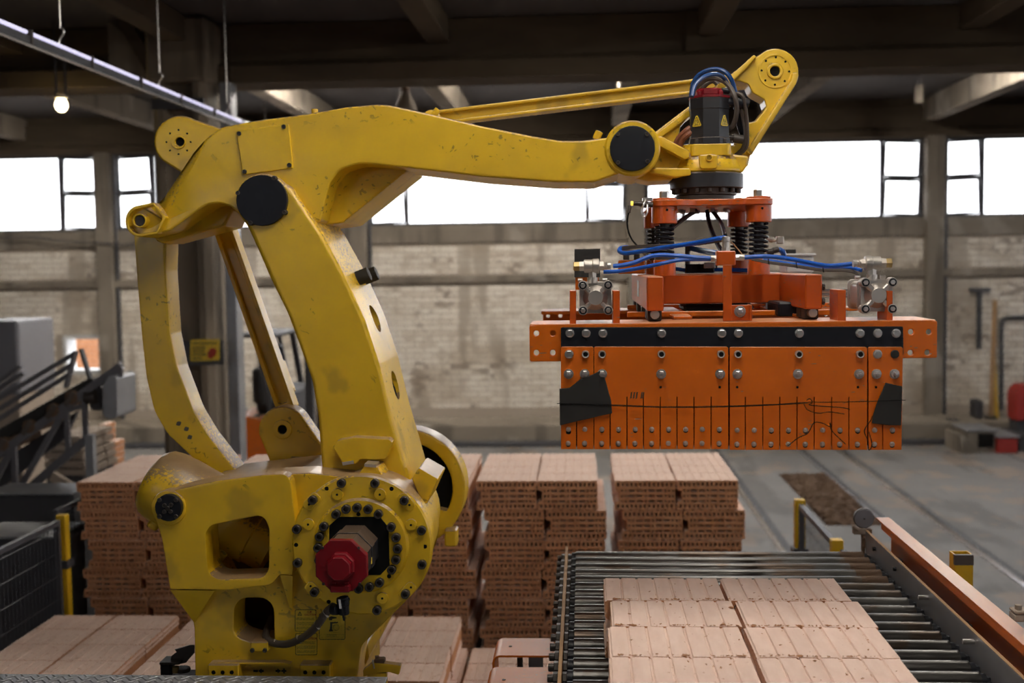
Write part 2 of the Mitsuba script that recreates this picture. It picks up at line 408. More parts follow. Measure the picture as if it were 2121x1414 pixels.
# rails let into the floor: steel head with a dark flangeway beside it
for i, (q0, q1, lab) in enumerate((((1535, 1018), (1626, 1141), 'steel rail in the floor, leftmost of three, beside the right-hand block stack'),
                                   ((1668, 938), (1795, 1055), 'worn middle steel rail in the floor, along the rubble pit'),
                                   ((1742, 936), (2121, 1202), 'shiny steel rail in the floor, rightmost of three'))):
    a, b = WZ(*q0, 0.02), WZ(*q1, 0.02)
    x = 0.5 * (a[0] + b[0])
    w = 0.055 if i != 1 else 0.03
    k = thing('floor_rail', lab, 'rail', 'rails in the hall floor')
    put(k, 'rail_head', cbox((x - w / 2, 2.0, -0.02), (x + w / 2, 16.4, 0.018), 0.008), 'chrome' if i != 1 else 'galvanised')
    put(k, 'flangeway', cbox((x + w / 2 + 0.003, 2.0, -0.02), (x + w / 2 + 0.075, 16.4, 0.002)), 'frame_dark', False)
# joints in the slab
for x in (3.55, 5.6):
    struct(f'trim_{int(x*10)}', cbox((x, 6.0, -0.01), (x + 0.02, 16.4, 0.0015)), 'frame_dark', False, 'dark joint in the concrete floor')
# rubble in the pit
rr = np.random.RandomState(3); bits = []
for i in range(900):
    c = np.array([rr.uniform(pit[0][0] + 0.05, pit[2][0] - 0.05), rr.uniform(pit[0][1] + 0.05, pit[1][1] - 0.05), -0.05 + 0.03 * rr.rand()])
    m = bx((0, 0, 0), 0.03 + 0.07 * rr.rand(3)); m.apply_transform(trimesh.transformations.random_rotation_matrix(rr.rand(3))); bits.append(move(m, c))
bits.append(cbox((pit[0][0], pit[0][1], -0.24), (pit[2][0], pit[1][1], -0.06)))
whole('rubble', cat(bits), 'rust', 'brown broken brick rubble filling the rectangular pit between the floor rails', 'rubble', False, kind='stuff')

# back wall ------------------------------------------------------------
def zy(py, Y=YW, px=1208): return W(px, py, Y)[2]
SILL, HEAD = W(1600, 455, YW)[2], W(1600, 291, YW)[2]
bounds = [W(218, 400, YW)[0], W(742, 400, YW)[0], W(1316, 400, YW)[0], W(1933, 400, YW)[0]]
bay = (bounds[3] - bounds[0]) / 3
PIL = [bounds[0] - 2 * bay, bounds[0] - bay] + bounds + [bounds[3] + bay, bounds[3] + 2 * bay]
op0, op1 = W(138, 770, YW), W(209, 697, YW)       # small opening low in the wall at the left
wp = [(XL, -0.2), (XR, -0.2), (XR, SILL), (XL, SILL)]
struct('wall_back', slab(wp, YW, YW + 0.3, holes=[[(op0[0], op0[2]), (op1[0], op0[2]), (op1[0], op1[2]), (op0[0], op1[2])]]), 'mortar', False)
# bricks: proud of the wall, each a piece of its own in the part of the wall that shows largest
courses, stuffb, nb = [], [], 0
z = 0.44
zl0, zl1 = W(400, 593, YW)[2], W(400, 578, YW)[2]  # ledge
bd = shared(cbox((0, -0.010, 0), (0.262, 0.0, 0.074), 0.006), 'whitewash', False)
bmesh0 = cbox((0, -0.010, 0), (0.262, 0.0, 0.074), 0.006)
row, spots = 0, []
halves = []
while z < SILL - 0.34:
    if not (zl0 - 0.06 < z < zl1 - 0.02):
        for i in range(len(PIL) - 1):
            xa, xb = PIL[i] + 0.136, PIL[i + 1] - 0.136
            x = xa - (0.137 if row % 2 else 0.0)
            while x < xb:
                u, v = max(x, xa), min(x + 0.262, xb)
                if -9.4 < x < 7.3 and v - u > 0.03 and not (op0[0] - 0.3 < x < op1[0] + 0.05 and op0[2] - 0.09 < z < op1[2] + 0.02):
                    if v - u > 0.255: spots.append((x, z))
                    else: halves.append(cbox((u, YW - 0.009, z), (v, YW, z + 0.074), 0.006))
                x += 0.274
    z += 0.085; row += 1
rw = np.random.RandomState(5)
near = sorted(spots, key=lambda s: abs(s[0] + 0.1) + 0.6 * abs(s[1] - 1.9))
singles = set(near[:290])
for (x, z) in spots:
    t = (x, YW + 0.004 * rw.rand() - 0.001, z)
    if (x, z) in singles: again('wall_back', 'brick', bd, t)
    else: stuffb.append(move(bmesh0, t))
k = put('wall_back', 'brickwork', cat(stuffb, halves), 'whitewash', False); labels[k] = {'kind': 'stuff', 'label': 'whitewashed brickwork of the back wall'}
# concrete band under the windows, ledge, plinth, lintel
struct('trim_1', cbox((XL, YW - 0.06, SILL - 0.27), (XR, YW + 0.3, SILL), 0.01), 'concrete', False, 'stained concrete sill band under the windows')
struct('trim_2', cbox((XL, YW - 0.09, zl0), (XR, YW + 0.01, zl1), 0.01), 'concrete', False, 'dark concrete ledge running along the brick wall')
struct('trim_3', cbox((XL, 16.6, -0.05), (XR, YW, 0.30), 0.02), 'concrete', False, 'low concrete plinth along the foot of the back wall')
struct('trim_4', cbox((XL, 16.45, 0.0), (XR, 16.6, 0.07), 0.01), 'frame_dark', False, 'dark gutter in front of the plinth')
lint = [(YW - 0.12, HEAD), (YW + 0.3, HEAD), (YW + 0.3, ZR), (YW + 0.02, ZR), (YW + 0.02, ZR - 0.12), (YW - 0.05, ZR - 0.12), (YW - 0.05, HEAD + 0.13), (YW - 0.12, HEAD + 0.1)]
struct('trim_5', slab(lint, XL, XR, axis='x'), 'beam_concrete', False, 'concrete lintel beam over the window band')
for i, p in enumerate(PIL):
    kk = thing('wall_pier', ['concrete wall pier at the left end of the hall', 'concrete wall pier far left', 'concrete wall pier left of the yellow link arm, by the inclined conveyor',
               'concrete wall pier behind the elbow of the robot', 'concrete wall pier behind the tool flange', 'concrete wall pier right of the gripper', 'concrete wall pier far right', 'concrete wall pier at the right end of the hall'][i], 'pier', kind='structure')
    put(kk, 'shaft', cbox((p - 0.13, YW - 0.14, 0.0), (p + 0.13, YW + 0.3, HEAD + 0.02), 0.015), 'concrete', False)
    put(kk, 'pipe', cyl((p + 0.17, YW - 0.05, 0.3), (p + 0.17, YW - 0.05, HEAD), 0.03, 10), 'frame_dark')
# windows: two small pivoting sashes beside each pier, one long pane between
def bars(x0, x1, z0, z1, t, y0, y1):
    return cat(cbox((x0, y0, z0), (x0 + t, y1, z1)), cbox((x1 - t, y0, z0), (x1, y1, z1)), cbox((x0, y0, z0), (x1, y1, z0 + t)), cbox((x0, y0, z1 - t), (x1, y1, z1)))
wn = 0
for i in range(len(PIL) - 1):
    wn += 1; kw = f'window_{wn}'
    labels[kw] = {'kind': 'structure'}
    x0, x1 = PIL[i] + 0.13, PIL[i + 1] - 0.13; sw = 0.60; zm = 0.5 * (SILL + HEAD)
    fr = [bars(x0, x1, SILL, HEAD, 0.04, YW + 0.05, YW + 0.12)]
    for xx in (x0 + sw, x1 - sw): fr.append(cbox((xx - 0.025, YW + 0.05, SILL), (xx + 0.025, YW + 0.12, HEAD)))
    put(kw, 'frame', cat(fr), 'frame_dark', False)
    put(kw, 'pane', cbox((x0 + sw + 0.02, YW + 0.10, SILL + 0.03), (x1 - sw - 0.02, YW + 0.101, HEAD - 0.03)), 'glass', False)
    for s, (a, b) in enumerate(((x0 + 0.04, x0 + sw - 0.03), (x1 - sw + 0.03, x1 - 0.04))):
        for v, (c, d) in enumerate(((SILL + 0.04, zm - 0.02), (zm + 0.02, HEAD - 0.04))):
            ang = (7 if s == 0 else -7) * (1 if i % 2 else -0.5)
            cx_ = 0.5 * (a + b); ky = f'{kw}__sash'
            ks = put(kw, 'sash', rot(bars(a, b, c, d, 0.028, YW + 0.06, YW + 0.10), 2.2 * (1 if s else -1), (0, 1, 0), (cx_, YW, 0.5 * (c + d))), 'frame_dark', False)
            put(ks, 'pane', rot(cbox((a + 0.03, YW + 0.08, c + 0.03), (b - 0.03, YW + 0.081, d - 0.03)), 2.2 * (1 if s else -1), (0, 1, 0), (cx_, YW, 0.5 * (c + d))), 'glass', False)
        fr2 = put(kw, 'crossbar', cbox((a - 0.03, YW + 0.05, zm - 0.022), (b + 0.03, YW + 0.12, zm + 0.022)), 'frame_dark', False)
# low opening in the wall and the brick stack outside it
struct('window_9', bars(op0[0] - 0.03, op1[0] + 0.03, op0[2] - 0.03, op1[2] + 0.03, 0.06, YW - 0.03, YW + 0.3), 'white_paint', False)
# side and rear walls, roof -------------------------------------------------
struct('wall_left', cbox((XL - 0.3, YF, -0.2), (XL, YW + 0.3, ZR)), 'beam_concrete', False)
rp = [(YF, -0.2), (YW + 0.3, -0.2), (YW + 0.3, ZR), (YF, ZR)]
struct('wall_right', slab(rp, XR, XR + 0.3, holes=[[(y, 3.2), (y + 4, 3.2), (y + 4, 4.3), (y, 4.3)] for y in (-7, -2, 3, 8, 13)], axis='x'), 'beam_concrete', False)
struct('wall_front', slab([(XL, -0.2), (XR, -0.2), (XR, ZR), (XL, ZR)], YF - 0.3, YF, holes=[[(x, 3.3), (x + 2.2, 3.3), (x + 2.2, 4.3), (x, 4.3)] for x in (-11, -7.4, 5.2, 8.8)]), 'beam_concrete', False)
# corrugated roof
yy, pr_ = YF - 0.3, []
while yy < YW + 0.3:
    pr_ += [(yy, 0.0), (yy + 0.04, 0.0), (yy + 0.055, 0.03), (yy + 0.095, 0.03)]; yy += 0.11
prof = [(a, ZR + b) for a, b in pr_] + [(yy, ZR + 0.10), (YF - 0.3, ZR + 0.10)]
struct('ceiling', slab(prof, XL - 0.3, XR + 0.3, axis='x'), 'roof_sheet', False)
# main cross beam with flanges, joists, columns
def ibeam(Y0, z0, z1):
    return [(Y0, z0), (Y0 + 0.5, z0), (Y0 + 0.5, z0 + 0.16), (Y0 + 0.40, z0 + 0.22), (Y0 + 0.40, z1), (Y0 + 0.10, z1), (Y0 + 0.10, z0 + 0.22), (Y0, z0 + 0.16)]
BZ = W(1400, 150, 11.0)[2]
kb = thing('roof_beam', 'large dark concrete cross beam spanning the hall above the robot', 'beam', kind='structure')
put(kb, 'web', slab(ibeam(11.0, BZ, ZR - 0.01), XL, XR, axis='x'), 'beam_concrete', False)
for xx in (W(1437, 70, 11.0)[0], W(1437, 70, 11.0)[0] - 5.1, W(1437, 70, 11.0)[0] + 5.0):
    put(kb, 'stiffener', slab([(11.03, BZ + 0.2), (11.11, BZ + 0.2), (11.11, ZR - 0.01), (11.03, ZR - 0.01)], xx - 0.07, xx + 0.07, axis='x'), 'beam_concrete', False)
c0, c1 = W(352, 500, 11.1)[0], W(460, 500, 11.1)[0]
kc = thing('hall_column', 'dark concrete column behind the yellow link arm, left of centre', 'column', kind='structure')
ccx, cw = 0.5 * (c0 + c1), (c1 - c0)
hcol = [(c0, 10.78), (c0 + 0.06, 10.72), (c0 + 0.12, 10.72), (c0 + 0.15, 10.86), (c1 - 0.15, 10.86), (c1 - 0.12, 10.72), (c1 - 0.06, 10.72), (c1, 10.78), (c1, 11.3), (c0, 11.3)]
put(kc, 'shaft', slab(hcol, 0.0, BZ - 0.02, axis='z'), 'column_concrete', False)
put(kc, 'capital', cbox((c0 - 0.02, 10.66, BZ - 0.02), (c1 + 0.04, 11.3, ZR - 0.01), 0.03), 'column_concrete', False)
put(kc, 'band', cbox((c0 + 0.01, 10.70, BZ - 0.27), (c1 - 0.01, 10.74, BZ - 0.17)), 'frame_dark', False)
put(kc, 'bracket', slab([(c0 - 0.42, BZ + 0.08), (c0 - 0.02, BZ + 0.02), (c0 - 0.02, ZR - 0.3), (c0 - 0.42, ZR - 0.02)], 10.8, 10.98), 'concrete', False)
put(kc, 'bracket', slab([(c0 - 0.30, ZR - 0.02), (c0 - 0.02, BZ + 0.05), (c0 + 0.02, BZ + 0.25), (c0 - 0.18, ZR - 0.02)], 10.70, 10.79), 'beam_concrete', False)
p0 = W(462, 250, 11.0)[0]
whole('steel_post', cbox((p0, 10.9, 0.0), (p0 + 0.11, 11.1, BZ), 0.01), 'galvanised', 'grey steel post standing against the right side of the concrete column', 'post', False)
# roof joists running towards the back wall
for i, x in enumerate((-8.6, -6.1, -3.7, -1.7, 0.55, 2.7, 5.1, 7.4)):
    ki = whole('roof_joist', cbox((x - 0.10, 11.45, ZR - 0.33), (x + 0.10, YW + 0.05, ZR - 0.005), 0.01), 'concrete',
               f'concrete roof joist {["over the left end", "left of the light bulb", "right of the light bulb, beside the column", "above the elbow of the robot", "behind the pendant lamp", "above the tool flange", "above the right wall pier", "over the right end"][i]}', 'joist', False, kind='structure')
for i, x in enumerate((-5.5, -3.75, -1.35, 1.2, 3.6)):
    whole('roof_purlin', cbox((x - 0.11, 4.0, ZR - 0.24), (x + 0.11, 11.09, ZR - 0.005), 0.01), 'beam_concrete',
          f'dark roof purlin in front of the cross beam, number {i + 1} from the left', 'purlin', False, group='roof purlins in front of the cross beam', kind='structure')
# ---------------------------------------------------------------- lamps
def strip_light(x, y0, y1, z, rad, label, hang=True, w=0.16):
    k = thing('strip_light', label, 'lamp', 'strip lights under the roof')
    put(k, 'housing', slab([(x - w / 2, z + 0.018), (x + w / 2, z + 0.018), (x + 0.05, z + 0.07), (x - 0.05, z + 0.07)], y0, y1), 'white_paint', False)
    for s in (-1, 1):
        key = put(k, 'tube', cyl((x + s * 0.045, y0 + 0.03, z), (x + s * 0.045, y1 - 0.03, z), 0.016, 8), 'white_paint')
        scene[key]['emitter'] = lamp_mat(rad)
    if hang:
        for yy in np.arange(y0 + 0.4, y1, 1.6):
            put(k, 'wire', cyl((x, yy, z + 0.09), (x, yy, ZR), 0.006, 6), 'zinc')
            put(k, 'clip', tube([(x, yy, z + 0.22), (x + 0.05, yy + 0.02, z + 0.15), (x + 0.06, yy, z + 0.09)], 0.006, 6, 4), 'zinc')
    return k
# the row seen at the upper left, its continuation beyond the column, and unseen rows added to light robot, stacks and back wall
xs, zs = W(200, 140, 7.0)[0], W(200, 140, 7.0)[2]
ROWX, ROWZ = xs, zs
k = thing('strip_light', 'long hanging strip light crossing the upper left corner', 'lamp', 'strip lights under the roof')
put(k, 'trunking', cbox((ROWX - 0.03, 3.0, ROWZ - 0.028), (ROWX + 0.024, 10.75, ROWZ + 0.018), 0.004), 'frame_dark', False)
put(k, 'lip', cbox((ROWX + 0.004, 3.0, ROWZ - 0.036), (ROWX + 0.030, 10.75, ROWZ - 0.0285), 0.002), 'zinc', False)
for i in range(5):
    y = 3.02 + 1.55 * i; key = put(k, 'tube', cyl((ROWX + 0.016, y, ROWZ + 0.032), (ROWX + 0.016, y + 1.50, ROWZ + 0.032), 0.011, 12), 'white_paint')
    scene[key]['emitter'] = {'type': 'area', 'radiance': {'type': 'rgb', 'value': [0.060, 0.057, 0.085]}}
    for q in (y - 0.02, y + 0.75): put(k, 'clip', cbox((ROWX - 0.032, q, ROWZ - 0.03), (ROWX + 0.034, q + 0.015, ROWZ + 0.05)), 'cable_grey', False)
    put(k, 'wire', cyl((ROWX, y + 0.4, ROWZ + 0.14), (ROWX, y + 0.4, ZR), 0.006, 6), 'zinc')
    put(k, 'hook', tube([(ROWX, y + 0.4, ROWZ + 0.15), (ROWX + 0.02, y + 0.4, ROWZ + 0.12), (ROWX - 0.01, y + 0.4, ROWZ + 0.07), (ROWX - 0.005, y + 0.4, ROWZ + 0.015)], 0.006, 6, 4), 'zinc')
strip_light(W(470, 250, 13.0)[0], 12.6, 16.0, W(470, 250, 13.0)[2], LAMP_ROW * 3, 'bright end of a strip light right of the concrete column')
strip_light(-0.35, 0.8, 4.0, 4.60, ADDED_LAMP_FRONT * 0.8, 'added unseen strip light hanging over the robot')
strip_light(0.75, 0.8, 4.0, 4.60, ADDED_LAMP_FRONT * 1.1, 'added unseen strip light hanging over the roller conveyor')
for x in (-6.4, -2.8, 0.4, 4.2):
    strip_light(x, 13.0, 14.3, 4.875, ADDED_LAMP_BACK * (0.8 if x > 4 else 1.0), f'added unseen strip light under the roof behind the cross beam, {"above the far left" if x < -5 else "near the column" if x < 0 else "above the gripper" if x < 3 else "above the far right"}', hang=False)
for x in (1.0, 2.8):
    strip_light(x, 5.6, 9.0, 4.80, ADDED_LAMP_MID, f'added unseen strip light under the roof over the {"middle" if x < 2 else "right"} block stacks', hang=False)
# ---------------------------------------------------------------- the palletizing robot
R = thing('palletizing_robot', 'large yellow palletizing robot arm standing on a pedestal behind the checker plate', 'robot')
def disc(px, py, Y, rpx, thick, n=40, b=0.004):
    """Round plate facing the front: front face at Y, radius in pixels of the photograph at that depth."""
    c = W(px, py, Y); return cyl(c, c + [0, thick, 0], rpx * S(Y), n, b)

def socket_bolt(r=0.012, h=0.016):
    h2 = h * 0.6
    m = lathe([(r * 0.55, h2), (r * 0.55, 0.0), (r * 0.9, 0.0), (r, r * 0.12), (r, h)], (0, -h, 0), (0, 1, 0), 14)
    return lathe([(0.0005, h2), (r * 0.5, h2), (r * 0.55, 0.0), (r * 0.9, 0.0), (r, r * 0.12), (r, h)], (0, -h, 0), (0, 1, 0), 14)

def hex_bolt(r=0.014, h=0.011, washer=True):
    a = [(r * math.cos(math.pi / 3 * i), r * math.sin(math.pi / 3 * i)) for i in range(6)]
    m = [slab(a, -h - 0.002, -0.002, 0.0015, seg=1)]
    if washer: m.append(cyl((0, -0.003, 0), (0, 0, 0), r * 1.18, 16, 0.0006))
    return cat(m)

def nut_bolt(r=0.014):
    a = [(r * math.cos(math.pi / 3 * i), r * math.sin(math.pi / 3 * i)) for i in range(6)]
    return cat(cyl((0, -0.003, 0), (0, 0, 0), r * 1.35, 18, 0.0008), slab(a, -0.013, -0.003, 0.002, seg=1), cyl((0, -0.022, 0), (0, -0.01, 0), r * 0.52, 12, 0.0015))

SB = shared(socket_bolt(0.0145, 0.020), 'dark_steel'); SBs = shared(socket_bolt(0.0075, 0.006), 'dark_steel')
HOLE_DISC = shared(cyl((0, -0.0012, 0), (0, 0.002, 0), 0.0068, 12), 'matte_black'); HOLE_DISCs = shared(cyl((0, -0.0012, 0), (0, 0.002, 0), 0.0036, 10), 'matte_black')  # flat black discs paint the shade inside drilled holes

# --- base casting
YB = 3.80
outer = rpoly([(316, 1058, 20), (330, 1026, 26), (372, 1012, 20), (450, 995, 30), (545, 983, 30), (640, 979, 20), (752, 990, 20), (850, 1062, 40), (872, 1140, 60), (850, 1235, 50),
               (748, 1338, 26), (738, 1412, 4), (404, 1412, 6), (402, 1290, 60), (356, 1205, 60), (334, 1112, 20)])
win1 = rpoly([(424, 1090, 26), (545, 1066, 22), (557, 1095, 20), (556, 1196, 24), (432, 1200, 28)], seg=6)
win2 = rpoly([(484, 1238, 30), (566, 1238, 30), (568, 1330, 8), (520, 1330, 20), (484, 1318, 24)], seg=6)
kb_ = put(R, 'base', slab(X2(outer, YB), YB, YB + 0.14, 0.014, [X2(win1, YB), X2(win2, YB)], seg=3), 'yellow')
# lower front plinth, a little prouder than the upper half, with a sloped shoulder
low = rpoly([(404, 1412), (403, 1288, 40), (470, 1288, 10), (474, 1225, 16), (590, 1218, 16), (640, 1290, 20), (748, 1338, 10), (740, 1412)])
put(kb_, 'back_wall', slab(X2(rpoly([(345, 1085, 10), (400, 1062), (690, 1062), (690, 1300), (660, 1332), (412, 1332), (410, 1290), (366, 1205)]), YB + 0.5), YB + 0.5, YB + 0.56, 0.01), 'rust')  # dark brown puts shade into the colour; the paint inside is yellow
for q in (((392, 1022), (640, 994)), ((346, 1100), (366, 1200)), ((366, 1200), (414, 1292)), ((414, 1288), (414, 1402))):
    p_, q_ = W(*q[0], YB), W(*q[1], YB); put(kb_, 'side_wall', bar(p_ + [0, 0.33, 0], q_ + [0, 0.33, 0], 0.40, 0.014, np.cross(q_ - p_, [0, 1.0, 0])), 'yellow', False)  # strips added to keep light out of the hollow base
put(kb_, 'floor_plate', cbox(W(404, 1412, YB) + [0, 0.02, -0.05], W(738, 1398, YB) + [0, 0.45, 0.0]), 'yellow', False)
put(kb_, 'side_wall', slab(X2([(575, 1010), (840, 1080), (820, 1215), (690, 1320), (680, 1400), (575, 1400)], YB), YB + 0.14, YB + 0.62), 'yellow', False)
cvr = disc(348, 1052, YB - 0.066, 38, 0.06, 36, 0.006)
put(kb_, 'boss', cvr, 'yellow')
kcv = put(R, 'cover', disc(348, 1052, YB - 0.086, 29, 0.03, 36, 0.003), 'black_satin', label='small round black cover on the base')
for dx, dy in ((-17, -17), (17, -17), (-17, 17), (17, 17), (-7, -6), (6, 7), (0, 0), (-7, 7), (7, -7)):
    again(kcv, 'bolt', SBs, W(348 + dx, 1052 + dy, YB - 0.086))
# feet blocks with holes, cable clamp
for a, b in ((431, 494), (621, 684)):
    kf = put(kb_, 'foot', cbox(W(a, 1412, YB - 0.045), W(b, 1376, YB - 0.045) + [0, 0.05, 0], 0.004), 'yellow', False)
    for t in (0.18, 0.48, 0.78): again(kb_, 'hole', HOLE_DISC, W(a + (b - a) * t, 1392, YB - 0.045))
put(kb_, 'clamp_block', cbox(W(519, 1350, YB - 0.03), W(555, 1329, YB - 0.03) + [0, 0.04, 0], 0.004), 'yellow', False)
for px in (523, 549): again(kb_, 'bolt', SBs, W(px, 1346, YB - 0.03))
put(kb_, 'lip', slab(X2([(452, 1365), (590, 1365), (606, 1369), (446, 1369)], YB), YB - 0.03, YB, 0.003), 'yellow', False)
def facet(top, bot, d=0.055):
    a, b, c = top[0], top[1], bot
    P = [W(*a, YB - d), W(*b, YB - d), W(*c, YB - 0.001)] + [W(*q, YB + 0.01) for q in (a, b, c)]
    put(kb_, 'facet', trimesh.Trimesh(np.array(P)).convex_hull, 'yellow', False)
facet(((352, 1221), (444, 1223)), (403, 1290))
facet(((580, 1190), (606, 1192)), (605, 1276))
upf = rpoly([(316, 1058, 20), (330, 1026, 26), (372, 1012, 20), (450, 995, 30), (545, 983, 30), (600, 981, 20), (612, 1080, 30), (606, 1192, 4), (580, 1190, 6), (560, 1212, 20), (470, 1222, 20), (352, 1221, 4), (334, 1112, 20)])
put(kb_, 'upper_face', slab(X2(upf, YB - 0.055), YB - 0.055, YB + 0.01, 0.010, [X2(win1, YB - 0.055)]), 'yellow')
# arrow marks and stickers
def mark(poly, name='marking', Y=YB - 0.0005, mat='sticker_dark', par=kb_):
    return put(par, name, slab(X2(poly, Y), Y - 0.0012, Y + 0.001), mat, False)
mark([(525, 1387), (534, 1387), (534, 1391), (525, 1391)])
mark([(535, 1389), (542, 1384), (542, 1387), (546, 1387), (546, 1391), (542, 1391), (542, 1394)])
mark([(571, 1387), (575, 1387), (575, 1384), (582, 1389), (575, 1394), (575, 1391), (571, 1391)])
mark([(583, 1387.5), (587, 1387.5), (587, 1384), (589.5, 1384), (589.5, 1387.5), (593, 1387.5), (593, 1390.5), (589.5, 1390.5), (589.5, 1394), (587, 1394), (587, 1390.5), (583, 1390.5)])
def text_at(par, s, px, py, hpx, Y, mat, bold=False, d=0.001):
    t = meshkit.text_mesh(s, hpx * S(Y), d, bold); o = W(px, py, Y)
    t.apply_transform(np.array([[1, 0, 0, o[0]], [0, 0, -1, o[1]], [0, 1, 0, o[2]], [0, 0, 0, 1.0]]))
    return put(par, 'lettering', fixed(t) if False else t, mat, False)
def strokes(par, px, py, s, Y, segs, mat='sticker_red', w=0.13):
    """A character made of straight strokes in a unit square."""
    m = []
    for a, b, c, d in segs:
        p, q = W(px + a * s, py - b * s, Y), W(px + c * s, py - d * s, Y)
        if abs(p[0] - q[0]) + abs(p[2] - q[2]) < 1e-9: continue
        m.append(bar(p, q, 0.001, w * s * S(Y), (0, 0, 1) if abs(p[0] - q[0]) > abs(p[2] - q[2]) else (1, 0, 0)))
    return put(par, 'lettering', cat(m), mat, False)
ZHU = [(0.08, 0.85, 0.2, 0.72), (0.02, 0.6, 0.14, 0.5), (0.05, 0.1, 0.2, 0.4), (0.55, 0.98, 0.65, 0.86), (0.35, 0.8, 0.98, 0.8), (0.38, 0.48, 0.95, 0.48), (0.32, 0.1, 1.0, 0.1), (0.66, 0.8, 0.66, 0.1)]
YI = [(0.5, 1.0, 0.5, 0.9), (0.15, 0.88, 0.85, 0.88), (0.05, 0.74, 0.95, 0.74), (0.3, 0.88, 0.36, 0.76), (0.7, 0.88, 0.64, 0.76), (0.22, 0.64, 0.78, 0.64), (0.22, 0.52, 0.78, 0.52), (0.22, 0.4, 0.78, 0.4), (0.22, 0.64, 0.22, 0.4), (0.78, 0.64, 0.78, 0.4), (0.1, 0.25, 0.05, 0.08), (0.3, 0.28, 0.34, 0.05), (0.34, 0.05, 0.7, 0.05), (0.55, 0.3, 0.6, 0.2), (0.85, 0.28, 0.95, 0.12)]
def sticker(x0, y0, x1, y1, lab):
    Y = YB - 0.0005
    k = put(R, 'sticker', slab(X2(rpoly([(x0, y0, 3), (x1, y0, 3), (x1, y1, 3), (x0, y1, 3)]), Y), Y - 0.0012, Y + 0.003), 'sticker_dark', False, label=lab)
    Y -= 0.0014
    put(k, 'face', slab(X2(rpoly([(x0 + 1, y0 + 1, 2.4), (x1 - 1, y0 + 1, 2.4), (x1 - 1, y1 - 1, 2.4), (x0 + 1, y1 - 1, 2.4)]), Y), Y - 0.0006, Y + 0.001), 'sticker_yellow', False)
    return k, Y - 0.0008
def small_lines(k, Y, x0, x1, ys, seed, h=0.75):
    r_, m = random.Random(seed), []
    for y in ys:
        x = x0
        while x < x1 - 1:
            w = min(r_.uniform(1.2, 4.0), x1 - x)
            m.append(cbox(W(x, y, Y), W(x + w, y + h, Y) + [0, 0.0005, 0])); x += w + 0.7
    put(k, 'small_print', cat(m), 'sticker_dark', False)
for (x0, y0, x1, y1, lab, sd) in ((611, 1262, 655, 1307, 'upper yellow caution sticker with a warning triangle', 1), (612, 1311, 657, 1356, 'lower yellow caution sticker, partly behind the cable', 2)):
    k, Y = sticker(x0, y0, x1, y1, lab)
    put(k, 'triangle', slab(X2(rpoly([(x0 + 5, y0 + 12.5, 1), (x0 + 15, y0 + 12.5, 1), (x0 + 10, y0 + 3.5, 1)]), Y), Y - 0.0005, Y + 0.0005, holes=[X2([(x0 + 6.8, y0 + 11.4), (x0 + 13.2, y0 + 11.4), (x0 + 10, y0 + 5.6)], Y)]), 'sticker_dark', False)
    put(k, 'exclamation', cat(cbox(W(x0 + 9.6, y0 + 7, Y), W(x0 + 10.4, y0 + 9.6, Y) + [0, 0.0006, 0]), cbox(W(x0 + 9.6, y0 + 10.1, Y), W(x0 + 10.4, y0 + 10.9, Y) + [0, 0.0006, 0])), 'sticker_dark', False)
    text_at(k, 'CAUTION', x0 + 19.5, y0 + 12.5, 4.0, Y, 'sticker_red', True)
    strokes(k, x0 + 25, y0 + 7.5, 4.6, Y, ZHU); strokes(k, x0 + 30.2, y0 + 7.5, 4.6, Y, YI)
    small_lines(k, Y, x0 + 3, x1 - 4, [y0 + 17 + 1.9 * i for i in range(3)] + [y0 + 26 + 1.9 * i for i in range(4)] + [y0 + 36 + 1.9 * i for i in range(3)], sd)
k, Y = sticker(661, 1270, 715, 1324, 'yellow diagram sticker showing the reach of the arm')
put(k, 'diagram', cat([slab(X2(q, Y), Y - 0.0005, Y + 0.0005) for q in ([(681, 1278), (686, 1276), (697, 1278), (697, 1280), (688, 1281), (688, 1284), (682, 1284)], [(684, 1288), (700, 1287.5), (700, 1290), (688, 1291), (688, 1303), (690, 1307), (681, 1307), (684, 1300)])] +
    [slab(X2(circle(696.5, 1299, 6.5, 24), Y), Y - 0.0004, Y + 0.0005, holes=[X2(circle(696.5, 1299, 6.0, 24), Y)])]), 'sticker_dark', False)
put(k, 'rules', cat([cbox(W(a, b, Y), W(c, d, Y) + [0, 0.0005, 0]) for a, b, c, d in ((664, 1313, 711, 1313.5), (664, 1316, 711, 1316.4), (664, 1319.5, 711, 1320), (664, 1313, 664.4, 1320), (676, 1313, 676.4, 1320), (711, 1313, 711.4, 1320), (699, 1313, 699.4, 1320), (684, 1309.5, 705, 1309.9), (706, 1288, 706.4, 1308))]), 'sticker_dark', False)
small_lines(k, Y, 689, 701, [1294, 1296.5, 1299, 1301.5, 1304], 5, 0.6)
small_lines(k, Y, 678, 698, [1314.3, 1317.4], 6, 0.8)

